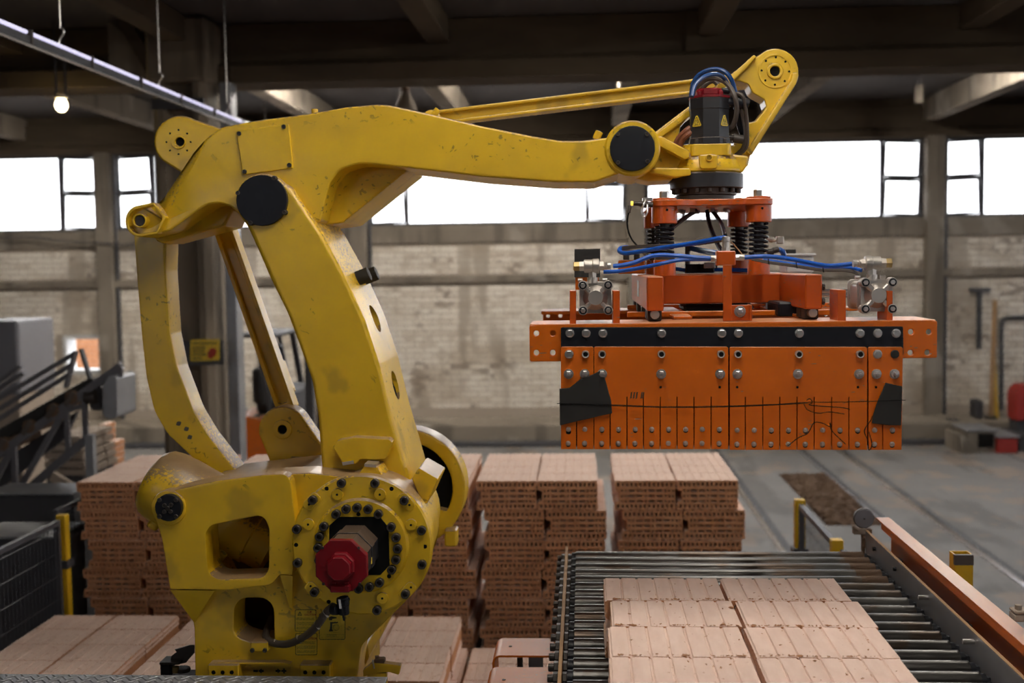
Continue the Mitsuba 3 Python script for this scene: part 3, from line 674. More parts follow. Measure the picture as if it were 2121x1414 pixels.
# --- shoulder flange (round, bolted), motor with red cap
YD = 3.685; FC = (747, 1131)
kf = put(R, 'shoulder_flange', lathe([(0.0, 0.0), (0.0, 0.0), (0.150, 0.0), (0.158, 0.010), (0.226, 0.014), (0.232, 0.020), (0.232, 0.05), (0.228, 0.056), (0.228, 0.075), (0.220, 0.08), (0.220, 0.16)], W(*FC, YD), (0, 1, 0), 72), 'yellow', 28)
YF2 = YD + 0.014
for q in ((708.5, 999.3), (777.7, 999.3), (838.3, 1035), (874, 1096.7), (875, 1167), (840.7, 1228), (782, 1261.5), (653, 1224), (618, 1163.5), (616.4, 1094), (649, 1034)):
    again(kf, 'bolt', SB, W(*q, YF2 - (0.006 if q[0] in (838.3, 840.7, 653, 649) else 0)))
for q in ((698, 1024), (786.6, 1024), (851, 1087), (638, 1086), (791.7, 1239)):
    put(kf, 'pad', disc(*q, YF2 - 0.012, 12.5, 0.014, 24, 0.002), 'yellow'); again(kf, 'hole', HOLE_DISCs, W(*q, YF2 - 0.012))
for q in ((676.7, 1011.5), (811, 1012), (880, 1131.5), (613.5, 1128), (681, 1246)): again(kf, 'hole', HOLE_DISC, W(*q, YF2))
for q in ((640, 1044.5), (848, 1045.5), (851.3, 1216), (643.5, 1213.5)): again(kf, 'hole', HOLE_DISCs, W(*q, YF2 - 0.006))
for a in (42, 138, 222, 318):
    cx_, cy_ = FC[0] + 133 * math.cos(math.radians(a)), FC[1] - 133 * math.sin(math.radians(a))
    if a in (42, 138): cx_, cy_ = (842, 1039) if a == 42 else (646, 1038)
    else: cx_, cy_ = (650, 1222) if a == 222 else (844, 1223)
    ux, uy = -math.sin(math.radians(a)), -math.cos(math.radians(a)); vx, vy = math.cos(math.radians(a)), -math.sin(math.radians(a))
    q = [(cx_ + ux * s * 20 + vx * t * 11.5, cy_ + uy * s * 20 + vy * t * 11.5) for s, t in ((-1, -1), (1, -1), (1, 1), (-1, 1))]
    put(kf, 'lug', slab(X2(rpoly(q, 9), YF2), YF2 - 0.006, YF2 + 0.004, 0.003), 'yellow')
for (x, y) in ((463, 482), (532, 447), (608, 437), (685, 447), (757, 482), (845, 572), (880, 645), (890, 722), (878, 800), (850, 868), (765, 957), (695, 988), (377, 568), (348, 638), (337, 715), (345, 800), (375, 875), (620, 1000), (540, 985), (465, 955)):
    again(kf, 'bolt', SB, W(560 + x / 3.367, 920 + y / 3.367, YD - 0.001))
again(kf, 'hole', HOLE_DISC, W(742.5, 1064.5, YD)); again(kf, 'hole', HOLE_DISC, W(806, 1193, YD))
# opening with the motor
kmo = put(R, 'motor', None if False else slab(X2(rpoly([(682, 1088, 0), (703, 1070, 0), (787, 1070, 0), (805, 1092, 0), (807, 1170, 0), (788, 1190, 0), (700, 1192, 0), (682, 1170, 0)]), YD), YD - 0.003, YD + 0.02, 0.002), 'matte_black', False, label='black drive motor with a red octagonal cap')
mc = W(707, 1171, 3.455); ax = np.array([0, 1.0, 0])
def octo(c, r, y0, y1, b=0.0, ph=math.pi / 8):
    return slab([(c[0] + r * math.cos(ph + i * math.pi / 4), c[2] + r * math.sin(ph + i * math.pi / 4)) for i in range(8)], y0, y1, b, seg=1)
put(kmo, 'body', octo(mc, 0.080, 3.468, YD + 0.01, 0.003), 'motor_black', False)
put(kmo, 'body', octo(mc, 0.0845, 3.56, 3.60, 0.002), 'motor_black', False)
put(kmo, 'cap', octo(mc, 0.0865, 3.452, 3.475, 0.003), 'red_paint', False, label='red octagonal motor cap')
mi_ = W(704.5, 1174, 3.43)
put(kmo, 'encoder', octo(mi_, 0.045, 3.432, 3.455, 0.004), 'red_paint', False, label='small red encoder housing')
put(kmo, 'encoder', octo(mi_, 0.038, 3.405, 3.434, 0.003), 'red_paint', False)
cb = W(703.5, 1220, 3.43)
put(kmo, 'connector_block', cbox(cb + [-0.030, 0.0, -0.011], cb + [0.030, 0.04, 0.011], 0.003), 'red_paint', False)
put(kmo, 'connector_block', cbox(cb + [-0.028, 0.012, 0.010], cb + [-0.014, 0.03, 0.020], 0.002), 'red_paint', False)
put(kmo, 'connector_block', cbox(cb + [0.012, 0.012, 0.010], cb + [0.026, 0.03, 0.020], 0.002), 'red_paint', False)
for i in range(4):
    a = math.pi / 4 + i * math.pi / 2; again(kmo, 'bolt', shared(socket_bolt(0.0045, 0.003), 'dark_steel'), mc + np.array([0.079 * math.cos(a + 0.0), 3.452 - mc[1], 0.079 * math.sin(a)]) * [1, 1, 1])
con = W(709, 1236, 3.50)
put(kmo, 'plug', cat(cyl(con, con + [0.004, 0, -0.028], 0.019, 20, 0.003), cyl(con + [0.002, 0, -0.008], con + [0.003, 0, -0.014], 0.021, 20), cyl(con + [0.004, 0, -0.026], con + [0.004, 0, -0.055], 0.0165, 20, 0.003)), 'black_satin')
put(kmo, 'plug', cyl(W(700, 1262, 3.49), W(688, 1262, 3.50), 0.017, 16, 0.003), 'black_satin')
put(kmo, 'tie', tube([W(706, 1246, 3.46), W(705, 1254, 3.462), W(709, 1266, 3.468), W(713, 1284, 3.48)], 0.0035, 6), 'black_satin')
put(kmo, 'tie', bar(W(703, 1241, 3.455), W(705.5, 1260, 3.457), 0.002, 0.007, (1, 0, 0)), 'white_paint', False)
tri = shared(slab([(0, 0.040), (-0.009, 0), (0.009, 0)], -0.0015, 0.0015), 'sticker_yellow', False)
tm = np.eye(4); tm[:3, :3] = trimesh.transformations.rotation_matrix(math.radians(90), (0, 0, 1))[:3, :3]; tm[:3, 3] = [mc[0] + 0.0745, 3.57, mc[2] - 0.02]; tm[:3, 0] *= 2.2
again(kmo, 'warning_triangle', tri, None, tm)
kcab = put(R, 'cable', tube([W(690, 1255, 3.50), W(676, 1268, 3.53), W(655, 1297, 3.60), (W(630, 1318, 3.68)), W(600, 1332, 3.73), W(575, 1333, 3.76), W(556, 1326, 3.80), W(551, 1312, 3.86), W(556, 1296, 3.95), W(562, 1280, 4.05)], 0.0125, 12), 'cable_grey', label='thick dark cable from the motor into the base')
for q in ((657, 1295, 3.592), (620, 1323, 3.70), (570, 1332, 3.768), (675, 1270, 3.53)):
    c = W(*q); put(kcab, 'tie', lathe([(0.0145, -0.003), (0.0145, 0.003)], c, (1, 0.2, 0.7) if q[0] > 600 else (1, 0.3, 0.1), 14), 'cast_alu')

# --- counterbalance housing lying behind the base (tapered, with rounded cap)
a0, a1 = W(308, 986, 4.06), W(566, 1132, 4.06); dd = a1 - a0; LL = np.linalg.norm(dd)
kh = put(R, 'drive_housing', lathe([(0.02, 0.0), (0.07, 0.004), (0.105, 0.016), (0.125, 0.038), (0.133, 0.07), (0.137, 0.13), (0.137, 0.30), (0.118, 0.345), (0.108, 0.36), (0.106, 0.44), (0.10, 0.445), (0.098, 0.52), (0.02, 0.52)], a0, dd, 48), 'yellow', 40)
put(kh, 'peg', cyl(W(332, 1068, 4.0), W(314, 1092, 4.0), 0.021, 18, 0.005), 'yellow')
put(kh, 'peg', cyl(W(466, 1135, 4.0), W(446, 1162, 4.0), 0.022, 18, 0.006), 'yellow')

# --- rear shoulder ring and hub
YR = 4.66; rc = W(FC[0], FC[1], YD); rc = np.array([rc[0], 0, rc[2]])
kr = put(R, 'rear_ring', slab(np.array(circle(rc[0], rc[2], 0.245, 64)), YR, YR + 0.14, 0.01, [np.array(circle(rc[0], rc[2], 0.19, 64))]), 'yellow')
put(kr, 'bearing', cyl(rc + [0, YR + 0.05, 0], rc + [0, YR + 0.10, 0], 0.195, 48), 'matte_black')
put(kr, 'tab', cbox(rc + [0.16, YR - 0.05, -0.23], rc + [0.21, YR + 0.03, -0.16], 0.006), 'yellow', False)
put(kr, 'support', slab([(rc[0] - 0.22, rc[2]), (rc[0] + 0.2, rc[2] - 0.1), (rc[0] - 0.06, 1.22), (rc[0] - 0.35, 1.22)], YR, YR + 0.14, 0.01), 'yellow')
put(R, 'hub', lathe([(0.20, 0), (0.215, 0.02), (0.215, 0.18), (0.19, 0.22), (0.19, 0.42), (0.16, 0.44), (0.16, 0.52)], rc + [0, 3.84, 0], (0, 1, 0), 64), 'yellow')

# --- lower arm
YL = 3.925; YLB = 4.345
la = rpoly([(486, 415, 0)] + [(543 + 57 * math.cos(math.radians(a)), 415 - 57 * math.sin(math.radians(a)), 0) for a in range(170, 39, -13)] +
           [(601, 386, 18), (622, 419, 20), (664.6, 481.5, 60), (709, 562, 60), (754, 660, 80), (785, 753, 80), (812, 865, 80), (838, 954, 30), (868, 1060, 20), (820, 1120, 20), (700, 1110, 20), (668, 1010, 30), (667, 985, 30), (657, 858, 80), (645, 788, 60),
            (618, 712, 60), (594, 648, 60), (560, 579, 60), (534, 519, 60), (511, 468, 20), (494, 446, 20)])
arm = slab(X2(la, YL), YL, YLB, 0.016, seg=3)
hd = np.array([0.93, 0, 0.36]); tools = []
def on_arm(px, py):                       # point on the sloping right-hand side face, half-way through the arm's thickness
    return W(px, py, 0.5 * (YL + YLB))
for q in ((768.5, 663), (818, 798)):
    c = on_arm(*q); tools.append(cyl(c - hd * 0.12, c + hd * 0.2, 0.052, 32))
arm = cut(arm, *tools)
kl = put(R, 'lower_arm', arm, 'yellow', 30)
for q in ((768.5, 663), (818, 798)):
    c = on_arm(*q); put(kl, 'opening', cyl(c - hd * 0.125, c - hd * 0.013, 0.0518, 32), 'matte_black', label='black disc for the shaded inside of the round arm opening')  # black disc paints the shade inside the cut hole
for q, y in (((752, 572), 0.5), ((768, 570), 0.78)):
    c = W(*q, YL + (YLB - YL) * y); put(kl, 'bumper', cyl(c - hd * 0.06, c + hd * 0.025, 0.026, 24, 0.003), 'black_rubber', label='black rubber bumper')
stop = rpoly([(690, 926, 3), (699, 912, 4), (735, 905, 4), (806, 909, 5), (813, 915, 4), (800, 950, 6), (770, 952, 8), (747, 951, 6), (738, 960, 4), (712, 962, 4)])
put(kl, 'stop_block', slab(X2(stop, YL - 0.05), YL - 0.055, YL + 0.02, 0.008), 'yellow')
put(kl, 'stop_pad', slab(X2([(708, 957), (732, 953), (733, 960), (710, 964)], YL - 0.056), YL - 0.058, YL - 0.02, 0.001), 'cast_alu', False)
put(kl, 'stop_block', slab(X2(rpoly([(742, 984, 2), (757, 962, 3), (784, 965, 3), (797, 988, 2)]), YL - 0.10), YL - 0.12, YL, 0.005), 'yellow')
put(kl, 'stop_pad', slab(X2([(757, 958), (781, 960), (781, 966), (757, 964)], YL - 0.105), YL - 0.125, YL - 0.06), 'cast_alu', False)
put(kl, 'stop_block', slab(X2(rpoly([(858, 985, 3), (872, 962, 4), (912, 985, 4), (885, 1045, 6)]), YL), YL - 0.06, YL + 0.16, 0.008), 'yellow')
kc1 = put(R, 'cover', slab(X2(rpoly(circle(543, 415, 52.5, 56)), YL - 0.012), YL - 0.018, YL + 0.004, 0.002), 'black_satin', label='large round black cover at the elbow')
for a in (62, 163, -28, 243):
    q = (543 + 52 * math.cos(math.radians(a)), 415 - 52 * math.sin(math.radians(a)))
    put(kc1, 'ear', disc(*q, YL - 0.018, 5.5, 0.02, 16, 0.002), 'black_satin'); again(kc1, 'bolt', SBs, W(*q, YL - 0.018))

# --- upper arm
YU = 3.965; YUB = 4.33
arc = [(291 + 30 * math.cos(math.radians(t)), 458 - 33 * math.sin(math.radians(t))) for t in range(272, 88, -15)]
ua = rpoly(arc + [(316, 415, 12), (328, 404, 10), (367, 350, 20), (393, 315, 30), (418, 292, 20), (444, 274, 20), (461, 262, 14), (540, 248, 20), (640, 235, 40), (720, 221, 40), (780, 216, 20), (803, 217, 20), (860, 229, 40),
            (1000, 261, 40), (1100, 281, 40), (1160, 291, 40), (1205, 291, 40), (1270, 283, 20), (1352, 290, 20), (1354, 330, 20), (1325, 352, 20), (1290, 357, 30), (1232, 377, 30), (1150, 377, 60), (1000, 366, 60), (850, 348, 30), (745, 338, 60), (702, 352, 30), (682, 382, 30), (671, 425, 20), (664, 456, 8), (640, 470, 4),
            (560, 470, 4), (505, 452, 20), (478, 428, 20), (455, 420, 30), (428, 424, 30), (395, 446, 40), (352, 478, 30)])
uam = slab(X2(ua, YU), YU, YUB, 0.030, seg=4)
A_, B_, C_ = W(340, 455, YU), W(446, 262, YU), W(352, 376, YU + 0.085)      # slanting dusty flat along the upper left flank
nn = np.cross(B_ - A_, C_ - A_); nn /= np.linalg.norm(nn); nn *= -1 if nn[1] > 0 else 1
e1 = (B_ - A_) / np.linalg.norm(B_ - A_); e2 = np.cross(nn, e1); M_ = np.eye(4); M_[:3, 0], M_[:3, 1], M_[:3, 2] = e1, e2, nn
M_[:3, 3] = 0.5 * (A_ + B_); L_ = np.linalg.norm(B_ - A_)
kb3 = bx((0, 0, 0.2), (L_ * 1.02, 1.0, 0.4)); kb3.apply_transform(M_)
uam = cut(uam, fixed(kb3))
ku = put(R, 'upper_arm', uam, 'yellow', 30)
put(ku, 'belly', slab(X2(rpoly([(650, 330, 10), (858, 345, 6), (712, 462, 12), (650, 470, 10)]), 4.12), 4.10, 4.46, 0.012), 'yellow')
put(ku, 'belly', slab(X2(rpoly([(395, 440, 20), (440, 415, 10), (500, 430, 10), (480, 470, 10), (352, 505, 10), (330, 495, 10)]), 4.2), 4.12, 4.34, 0.015), 'yellow')
put(ku, 'end_disc', lathe([(0.088, 0), (0.094, 0.006), (0.094, 0.40)], W(1310, 307, YU - 0.01), (0, 1, 0), 48), 'yellow')
kpl = put(ku, 'access_plate', slab(X2(rpoly([(489, 270, 3), (598, 256, 3), (607, 348, 3), (503, 362, 3)]), YU - 0.006), YU - 0.009, YU + 0.004, 0.003), 'yellow')
for q in ((495.5, 276.5), (588, 262.5), (599.5, 342), (507, 355.5)): again(ku, 'bolt', SBs, W(*q, YU - 0.009))
put(ku, 'nipple', cyl(W(898, 238, 4.05), W(908, 226, 4.05), 0.012, 12, 0.002), 'yellow')
put(ku, 'nipple', cyl(W(1234, 289, 4.05), W(1242, 272, 4.05), 0.014, 14, 0.003), 'yellow')
put(ku, 'grease_fitting', cat(cyl(W(1262, 284, 4.05), W(1262, 276, 4.05), 0.007, 10), cyl(W(1262, 281, 4.05), W(1262, 279, 4.05), 0.012, 6)), 'dark_steel', False)
for px in (652,): put(ku, 'nipple', cyl(W(px, 240 - (px - 615) * 0.12, 4.15), W(px, 230 - (px - 615) * 0.12, 4.15), 0.012, 12, 0.003), 'yellow')
kc2 = put(R, 'cover', disc(1310, 307, YU - 0.024, 46, 0.02, 48, 0.003), 'black_satin', label='round black cover where the wrist joins the arm')
for q in ((1280, 278), (1340, 278), (1280, 337), (1341, 334)): again(kc2, 'bolt', SBs, W(*q, YU - 0.024))
# clevis pocket and pin at the left end
def cl_(k, x): return [(291 + k * math.cos(math.radians(t)), 458 - 1.08 * k * math.sin(math.radians(t))) for t in range(275, 80, -13)] + [(320 - (30 - k) * .3, 419 + (30 - k) * .9, 5), (346 - x, 450, 5), (328 - (30 - k) * .5, 484 - (30 - k) * .8, 8)]
put(ku, 'clevis', slab(X2(rpoly(cl_(30, 0)), YU - 0.02), YU - 0.028, YU + 0.02, 0.003, [X2(rpoly(cl_(24, 8)), YU - 0.02)]), 'yellow')
put(ku, 'pin_ring', slab(X2(circle(290, 457, 15, 28), YU - 0.026), YU - 0.034, YU, 0.003, [X2(circle(290, 457, 11.5, 28), YU - 0.026)]), 'yellow')
put(ku, 'pin', disc(290, 457, YU - 0.024, 11, 0.03, 24, 0.002), 'dark_steel')

# --- thick link from the clevis down behind the base
lk = rpoly([(276, 480), (333, 478), (347, 478, 0), (344, 560, 60), (352, 690, 60), (366, 760, 60), (400, 850, 60), (430, 900, 60), (520, 1015, 10), (455, 1015), (395, 945, 40), (345, 898, 50), (318, 850, 50), (302, 780, 60), (293, 700, 60), (284, 590, 60)])
klk = put(R, 'link_arm', slab(X2(lk, 4.20), 4.20, 4.33, 0.008, seg=2), 'yellow', 35)
for q in ((370, 877), (386, 888), (393, 905)): put(klk, 'scuff', slab(X2(rpoly([(q[0] - 6, q[1] + 3, 2), (q[0] - 2, q[1] - 5, 2), (q[0] + 6, q[1] - 3, 2), (q[0] + 3, q[1] + 5, 2)]), 4.2), 4.1993, 4.201), 'cable_grey', False)
# --- I-section rods of the parallel linkage
def irod(p0, p1, w, Y0, Y1, name):
    """Flat rod with a recess milled into its front face (both ends solid)."""
    p0, p1 = np.array(p0, float), np.array(p1, float); d = (p1 - p0) / np.linalg.norm(p1 - p0); n = np.array([-d[1], d[0]])
    def q(s0, s1, h): return [tuple(p0 + d * s0 - n * h), tuple(p1 + d * s1 - n * h), tuple(p1 + d * s1 + n * h), tuple(p0 + d * s0 + n * h)]
    k = put(R, name, slab(X2(rpoly(q(0, 0, w), 3), Y0), Y0, Y1, 0.004, [X2(rpoly(q(26, -16, w * 0.55), 6), Y0)]), 'yellow')
    put(k, 'web', slab(X2(q(8, -8, w * 0.7), Y0), Y0 + 0.022, Y1 - 0.022), 'yellow', False)
    return k
kri = irod((436, 405), (592, 850), 19, 4.47, 4.55, 'linkage_rod')
put(kri, 'rail', bar(W(463, 420, 4.62), W(566, 735, 4.62), 0.012, 0.02, (0, 1, 0)), 'yellow', False)
put(kri, 'conduit', tube([W(556, 700, 4.60), W(575, 765, 4.60), W(596, 815, 4.60), W(612, 850, 4.62)], 0.012, 8), 'cable_grey')
put(kri, 'clip', slab(X2(rpoly([(566, 752, 3), (580, 748, 3), (594, 790, 3), (602, 808, 3), (592, 815, 3), (570, 775, 3)]), 4.56), 4.56, 4.64, 0.003), 'yellow')
put(kri, 'clip', slab(X2(rpoly([(555, 705, 2), (562, 705, 2), (580, 745, 2), (612, 808, 2), (606, 815, 2), (575, 755, 2)]), 4.64), 4.63, 4.65, 0.002), 'yellow')
irod((880, 246), (1560, 163), 15, 4.42, 4.50, 'linkage_rod')
# --- fixed lobe beside the lower arm
lobe = rpoly([(668, 990), (570, 985, 10), (548, 930, 30)] + [(585 + 50 * math.cos(math.radians(a)), 891 - 50 * math.sin(math.radians(a))) for a in range(190, 39, -10)] + [(676, 935, 10), (690, 990)])
kq = put(R, 'lower_link_bracket', slab(X2(lobe, 4.40), 4.40, 4.50, 0.010, [X2(circle(585, 889, 11, 24), 4.40)], seg=3), 'yellow')
put(kq, 'pin', disc(585, 889, 4.404, 12, 0.03, 20), 'matte_black')
put(kq, 'pin_collar', slab(X2(circle(585, 889, 20, 32), 4.40), 4.394, 4.41, 0.003, [X2(circle(585, 889, 9.5, 24), 4.40)]), 'yellow')
put(kq, 'ridge', bar(W(602, 948, 4.395), W(668, 952, 4.395), 0.02, 0.012, (0, 0, 1), 0.004), 'yellow', False)
# --- triangle link at the elbow (behind the upper arm)
tl = rpoly([(372 + 54 * math.cos(math.radians(a)), 293 - 54 * math.sin(math.radians(a))) for a in range(228, 52, -12)] + [(560, 300, 10), (860, 236, 10), (893, 228, 10), (915, 240, 10), (905, 262, 10), (580, 470, 30), (490, 430, 20)])
kt = put(R, 'elbow_link', slab(X2(tl, 4.36), 4.36, 4.44, 0.010, [X2(circle(372, 293, 8, 20), 4.36)], seg=3), 'yellow')
put(kt, 'pin_collar', slab(X2(circle(370, 294, 15, 28), 4.36), 4.354, 4.37, 0.003, [X2(circle(373, 294, 9.5, 24), 4.36)]), 'yellow')
put(kt, 'pin', disc(373, 294, 4.364, 10, 0.03, 20), 'matte_black')
for i in range(8):
    a = math.radians(90 + 45 * i); again(kt, 'hole', HOLE_DISCs, W(370 + 25 * math.cos(a), 294 - 25 * math.sin(a), 4.36))
put(kt, 'pivot', disc(893, 246, 4.35, 19, 0.16, 28, 0.006), 'yellow')

# --- wrist: triangular frame, body, motor, flange
YA = 4.20
fr = rpoly([(1606.4 + 48 * math.cos(math.radians(a)), 148 - 48 * math.sin(math.radians(a))) for a in range(128, -25, -9)] + [(1648, 176, 10), (1554, 322, 10), (1549, 345, 6), (1400, 352, 10), (1352, 345, 10), (1345, 282, 10), (1521, 148, 60)])
hole = rpoly([(1409, 262, 8), (1430, 238, 20), (1496, 178, 20), (1528, 167, 16), (1550, 174, 10), (1558, 192, 14), (1583, 206, 8), (1588, 222, 8), (1566, 250, 8), (1548, 254, 8), (1524, 300, 10), (1420, 302, 10), (1406, 285, 8)])
kw_ = put(R, 'wrist_frame', slab(X2(fr, YA), YA, YA + 0.12, 0.010, [X2(hole, YA), X2(circle(1605, 147.5, 9.5, 24), YA)], seg=3), 'yellow')
put(kw_, 'pin_collar', slab(X2(circle(1605, 147.5, 17, 32), YA), YA - 0.007, YA + 0.01, 0.003, [X2(circle(1605, 147.5, 10.5, 24), YA)]), 'yellow')
put(kw_, 'rim', slab(X2(circle(1606, 147.5, 36, 40), YA), YA - 0.003, YA + 0.01, 0.001, [X2(circle(1606, 147.5, 32, 40), YA)]), 'yellow')
put(kw_, 'pin', disc(1605, 147.5, YA + 0.002, 11, 0.02, 20), 'matte_black')
for i in range(8):
    a = math.radians(88 + 45 * i); again(kw_, 'hole', HOLE_DISCs, W(1606 + 28.5 * math.cos(a), 147 - 28.5 * math.sin(a), YA))
put(kw_, 'edge_rib', slab(X2(rpoly([(1656, 150, 6), (1650, 172, 6), (1556, 322, 4), (1545, 316, 4), (1638, 168, 8), (1642, 150, 4)]), YA - 0.03), YA - 0.035, YA + 0.14, 0.006), 'yellow')
put(kw_, 'edge_rib', slab(X2(rpoly([(1357, 278, 3), (1425, 226, 10), (1520, 150, 30), (1562, 112, 10), (1568, 118, 4), (1525, 162, 20), (1430, 240, 10), (1365, 288, 3)]), YA - 0.02), YA - 0.02, YA + 0.13, 0.005), 'yellow')
# wrist body with the pocket between two ribs
YM = 4.03
put(kw_, 'upper_rib', slab(X2(rpoly([(1353, 282, 3), (1370, 282, 4), (1428, 312, 6), (1428, 326, 3), (1418, 330, 4), (1358, 298, 3)]), YM), YM, YM + 0.25, 0.006), 'yellow')
put(kw_, 'lower_rib', slab(X2(rpoly([(1345, 350, 4), (1360, 347, 6), (1430, 348, 4), (1432, 362, 3), (1400, 367, 6), (1350, 358, 6)]), YM), YM, YM + 0.25, 0.006), 'yellow')
put(kw_, 'pocket', slab(X2([(1350, 284), (1432, 315), (1432, 358), (1350, 356)], YM + 0.06), YM + 0.06, YM + 0.25), 'yellow', False)
put(kw_, 'knuckle', slab(X2(rpoly([(1290, 345, 8), (1345, 345, 8), (1398, 360, 6), (1392, 373, 6), (1345, 376, 8), (1315, 370, 8)]), 4.08), 4.08, 4.28, 0.01), 'yellow')
wb = W(1466, 330, 4.15)
kbody = put(kw_, 'body', lathe([(0.118, 0.0), (0.124, 0.006), (0.124, 0.018), (0.112, 0.045), (0.092, 0.07), (0.086, 0.085), (0.086, 0.10)], W(1463, 361, 4.15), (0, 0, 1), 48), 'yellow', 40)
put(kw_, 'nose', slab(X2(rpoly([(1449, 320, 3), (1487, 320, 3), (1486, 349, 6), (1450, 349, 6)]), 4.01), 4.012, 4.12, 0.005), 'yellow')
put(kw_, 'nose_ring', slab(X2(circle(1469, 327, 7.5, 24), 4.01), 4.006, 4.03, 0.001, [X2(circle(1469, 327, 5, 20), 4.01)]), 'yellow')
again(kw_, 'hole', shared(cyl((0, -0.001, 0), (0, 0.004, 0), 0.009, 14), 'matte_black'), W(1469, 327, 4.013))
put(kw_, 'side_lug', slab(X2(rpoly([(1508, 318, 6), (1552, 322, 6), (1548, 342, 8), (1538, 358, 8), (1508, 352, 6)]), 4.10), 4.10, 4.26, 0.008), 'yellow')
mt0 = W(1469, 310, 4.12); mhw = 41 * S(4.04)
sqp = [(mt0[0] - mhw, 4.12 - mhw), (mt0[0] + mhw, 4.12 - mhw), (mt0[0] + mhw, 4.12 + mhw), (mt0[0] - mhw, 4.12 + mhw)]
put(kw_, 'motor_foot', slab(rpoly(sqp, 0.016), W(1469, 322, 4.05)[2], W(1469, 297, 4.05)[2], 0.004, axis='z'), 'yellow')
def cham(h, c=0.42):
    a = h * c; x, y = mt0[0], 4.12
    return [(x - a, y - h), (x + a, y - h), (x + h, y - a), (x + h, y + a), (x + a, y + h), (x - a, y + h), (x - h, y + a), (x - h, y - a)]
kwm = put(R, 'wrist_motor', slab(cham(mhw * 0.985), W(1469, 297, 4.05)[2], W(1469, 283, 4.05)[2], 0.002, axis='z', seg=1), 'motor_black', False, label='upright black wrist motor with a dark red top')
put(kwm, 'body', slab(cham(mhw * 0.94), W(1469, 284, 4.05)[2], W(1469, 222, 4.05)[2], 0.002, axis='z', seg=1), 'motor_black', False)
put(kwm, 'body', slab(cham(mhw * 0.975), W(1469, 224, 4.05)[2], W(1469, 200, 4.05)[2], 0.002, axis='z', seg=1), 'motor_black', False)
put(kwm, 'cap', slab(cham(mhw * 0.985), W(1469, 200, 4.05)[2], W(1469, 195, 4.05)[2], 0.001, axis='z', seg=1), 'red_paint', False, label='dark red motor cap')
put(kwm, 'encoder', slab(cham(mhw * 0.66, 0.5), W(1469, 195, 4.05)[2], W(1469, 179, 4.05)[2], 0.006, axis='z', seg=1), 'red_paint', False, label='dark red encoder housing')
for s in (-1, 1): put(kwm, 'encoder_ear', bx((mt0[0] + s * 0.036, 4.085, W(1469, 190, 4.05)[2]), (0.016, 0.02, 0.018), 0.004), 'red_paint', False)
def hot_sign(cx_, cy_, ang, off):
    """Yellow hot-surface triangle with three wavy lines, on a chamfer of the motor."""
    m = np.eye(4); a = math.radians(ang); m[:3, 0] = [math.cos(a), math.sin(a), 0]; m[:3, 1] = [-math.sin(a), math.cos(a), 0]; m[:3, 3] = off
    def tr(q): q.apply_transform(m); return fixed(q)
    k = put(kwm, 'warning_sign', tr(slab(rpoly([(-0.0205, -0.021), (0.0205, -0.021), (0, 0.0215)], 0.004), -0.001, 0.002)), 'sticker_yellow', False)
    b = [tr(slab(rpoly([(-0.0165, -0.0175), (0.0165, -0.0175), (0, 0.015)], 0.003), -0.0016, 0.0, 0, [rpoly([(-0.0145, -0.0162), (0.0145, -0.0162), (0, 0.0125)], 0.0025)]))]
    for x in (-0.0045, 0, 0.0045):
        b.append(tr(sweep(spline([(x, -0.0012, -0.0115), (x + 0.0013, -0.0012, -0.007), (x - 0.0013, -0.0012, -0.003), (x + 0.0008, -0.0012, 0.001)], 4), 0.0008, 5)))
    b.append(tr(cbox((-0.007, -0.0016, -0.0148), (0.007, -0.001, -0.0134))))
    put(kwm, 'warning_symbol', cat(b), 'sticker_dark', False)
hz = W(1469, 247, 4.05)[2]; hh = mhw * 0.94; am = 0.71 * hh
hot_sign(0, 0, -45, (mt0[0] - am - 0.0015, 4.12 - am - 0.0015, hz)); hot_sign(0, 0, 45, (mt0[0] + am + 0.0015, 4.12 - am - 0.0015, hz))
for s, z_ in ((-1, 0), (1, 0)): put(kwm, 'foot_bolt', cyl((mt0[0] + s * am * 1.02, 4.12 - am * 1.02, W(1469, 296, 4.05)[2]), (mt0[0] + s * am * 1.02, 4.12 - am * 1.02, W(1469, 286, 4.05)[2]), 0.009, 12, 0.002), 'dark_steel')
# connectors and cables of the wrist motor
for q, r in (((1512, 207), 0.013), ((1522, 212), 0.024), ((1540, 213), 0.024), ((1546, 216), 0.016)): pass
put(kwm, 'plug', cat(cyl(W(1508, 212, 4.1), W(1522, 212, 4.1), 0.016, 18, 0.002), cyl(W(1520, 212, 4.1), W(1537, 213, 4.1), 0.024, 20, 0.003), cyl(W(1537, 213, 4.1), W(1551, 217, 4.1), 0.019, 18, 0.004)), 'black_satin')
put(kwm, 'plug', cat(cyl(W(1494, 187, 4.1), W(1512, 189, 4.1), 0.010, 14, 0.003)), 'black_satin')
put(kwm, 'plug', cat(cyl(W(1510, 285, 4.12), W(1520, 285, 4.12), 0.010, 14), cyl(W(1518, 286, 4.12), W(1540, 289, 4.12), 0.0155, 16, 0.003)), 'dark_steel')
def pxy(*q): return [W(a, b, c) for a, b, c in q]
put(kwm, 'hose', tube(pxy((1431, 200, 4.22), (1436, 172, 4.2), (1452, 152, 4.18), (1480, 143, 4.16), (1503, 150, 4.14), (1518, 172, 4.14), (1526, 205, 4.16), (1530, 240, 4.18), (1537, 268, 4.18)), 0.0078, 10), 'navy_hose', label='blue air hose looping over the motor')
put(kwm, 'hose', tube(pxy((1433, 200, 4.0), (1440, 176, 4.02), (1460, 158, 4.04), (1485, 154, 4.08), (1502, 164, 4.12), (1512, 185, 4.15)), 0.0072, 10), 'navy_hose')
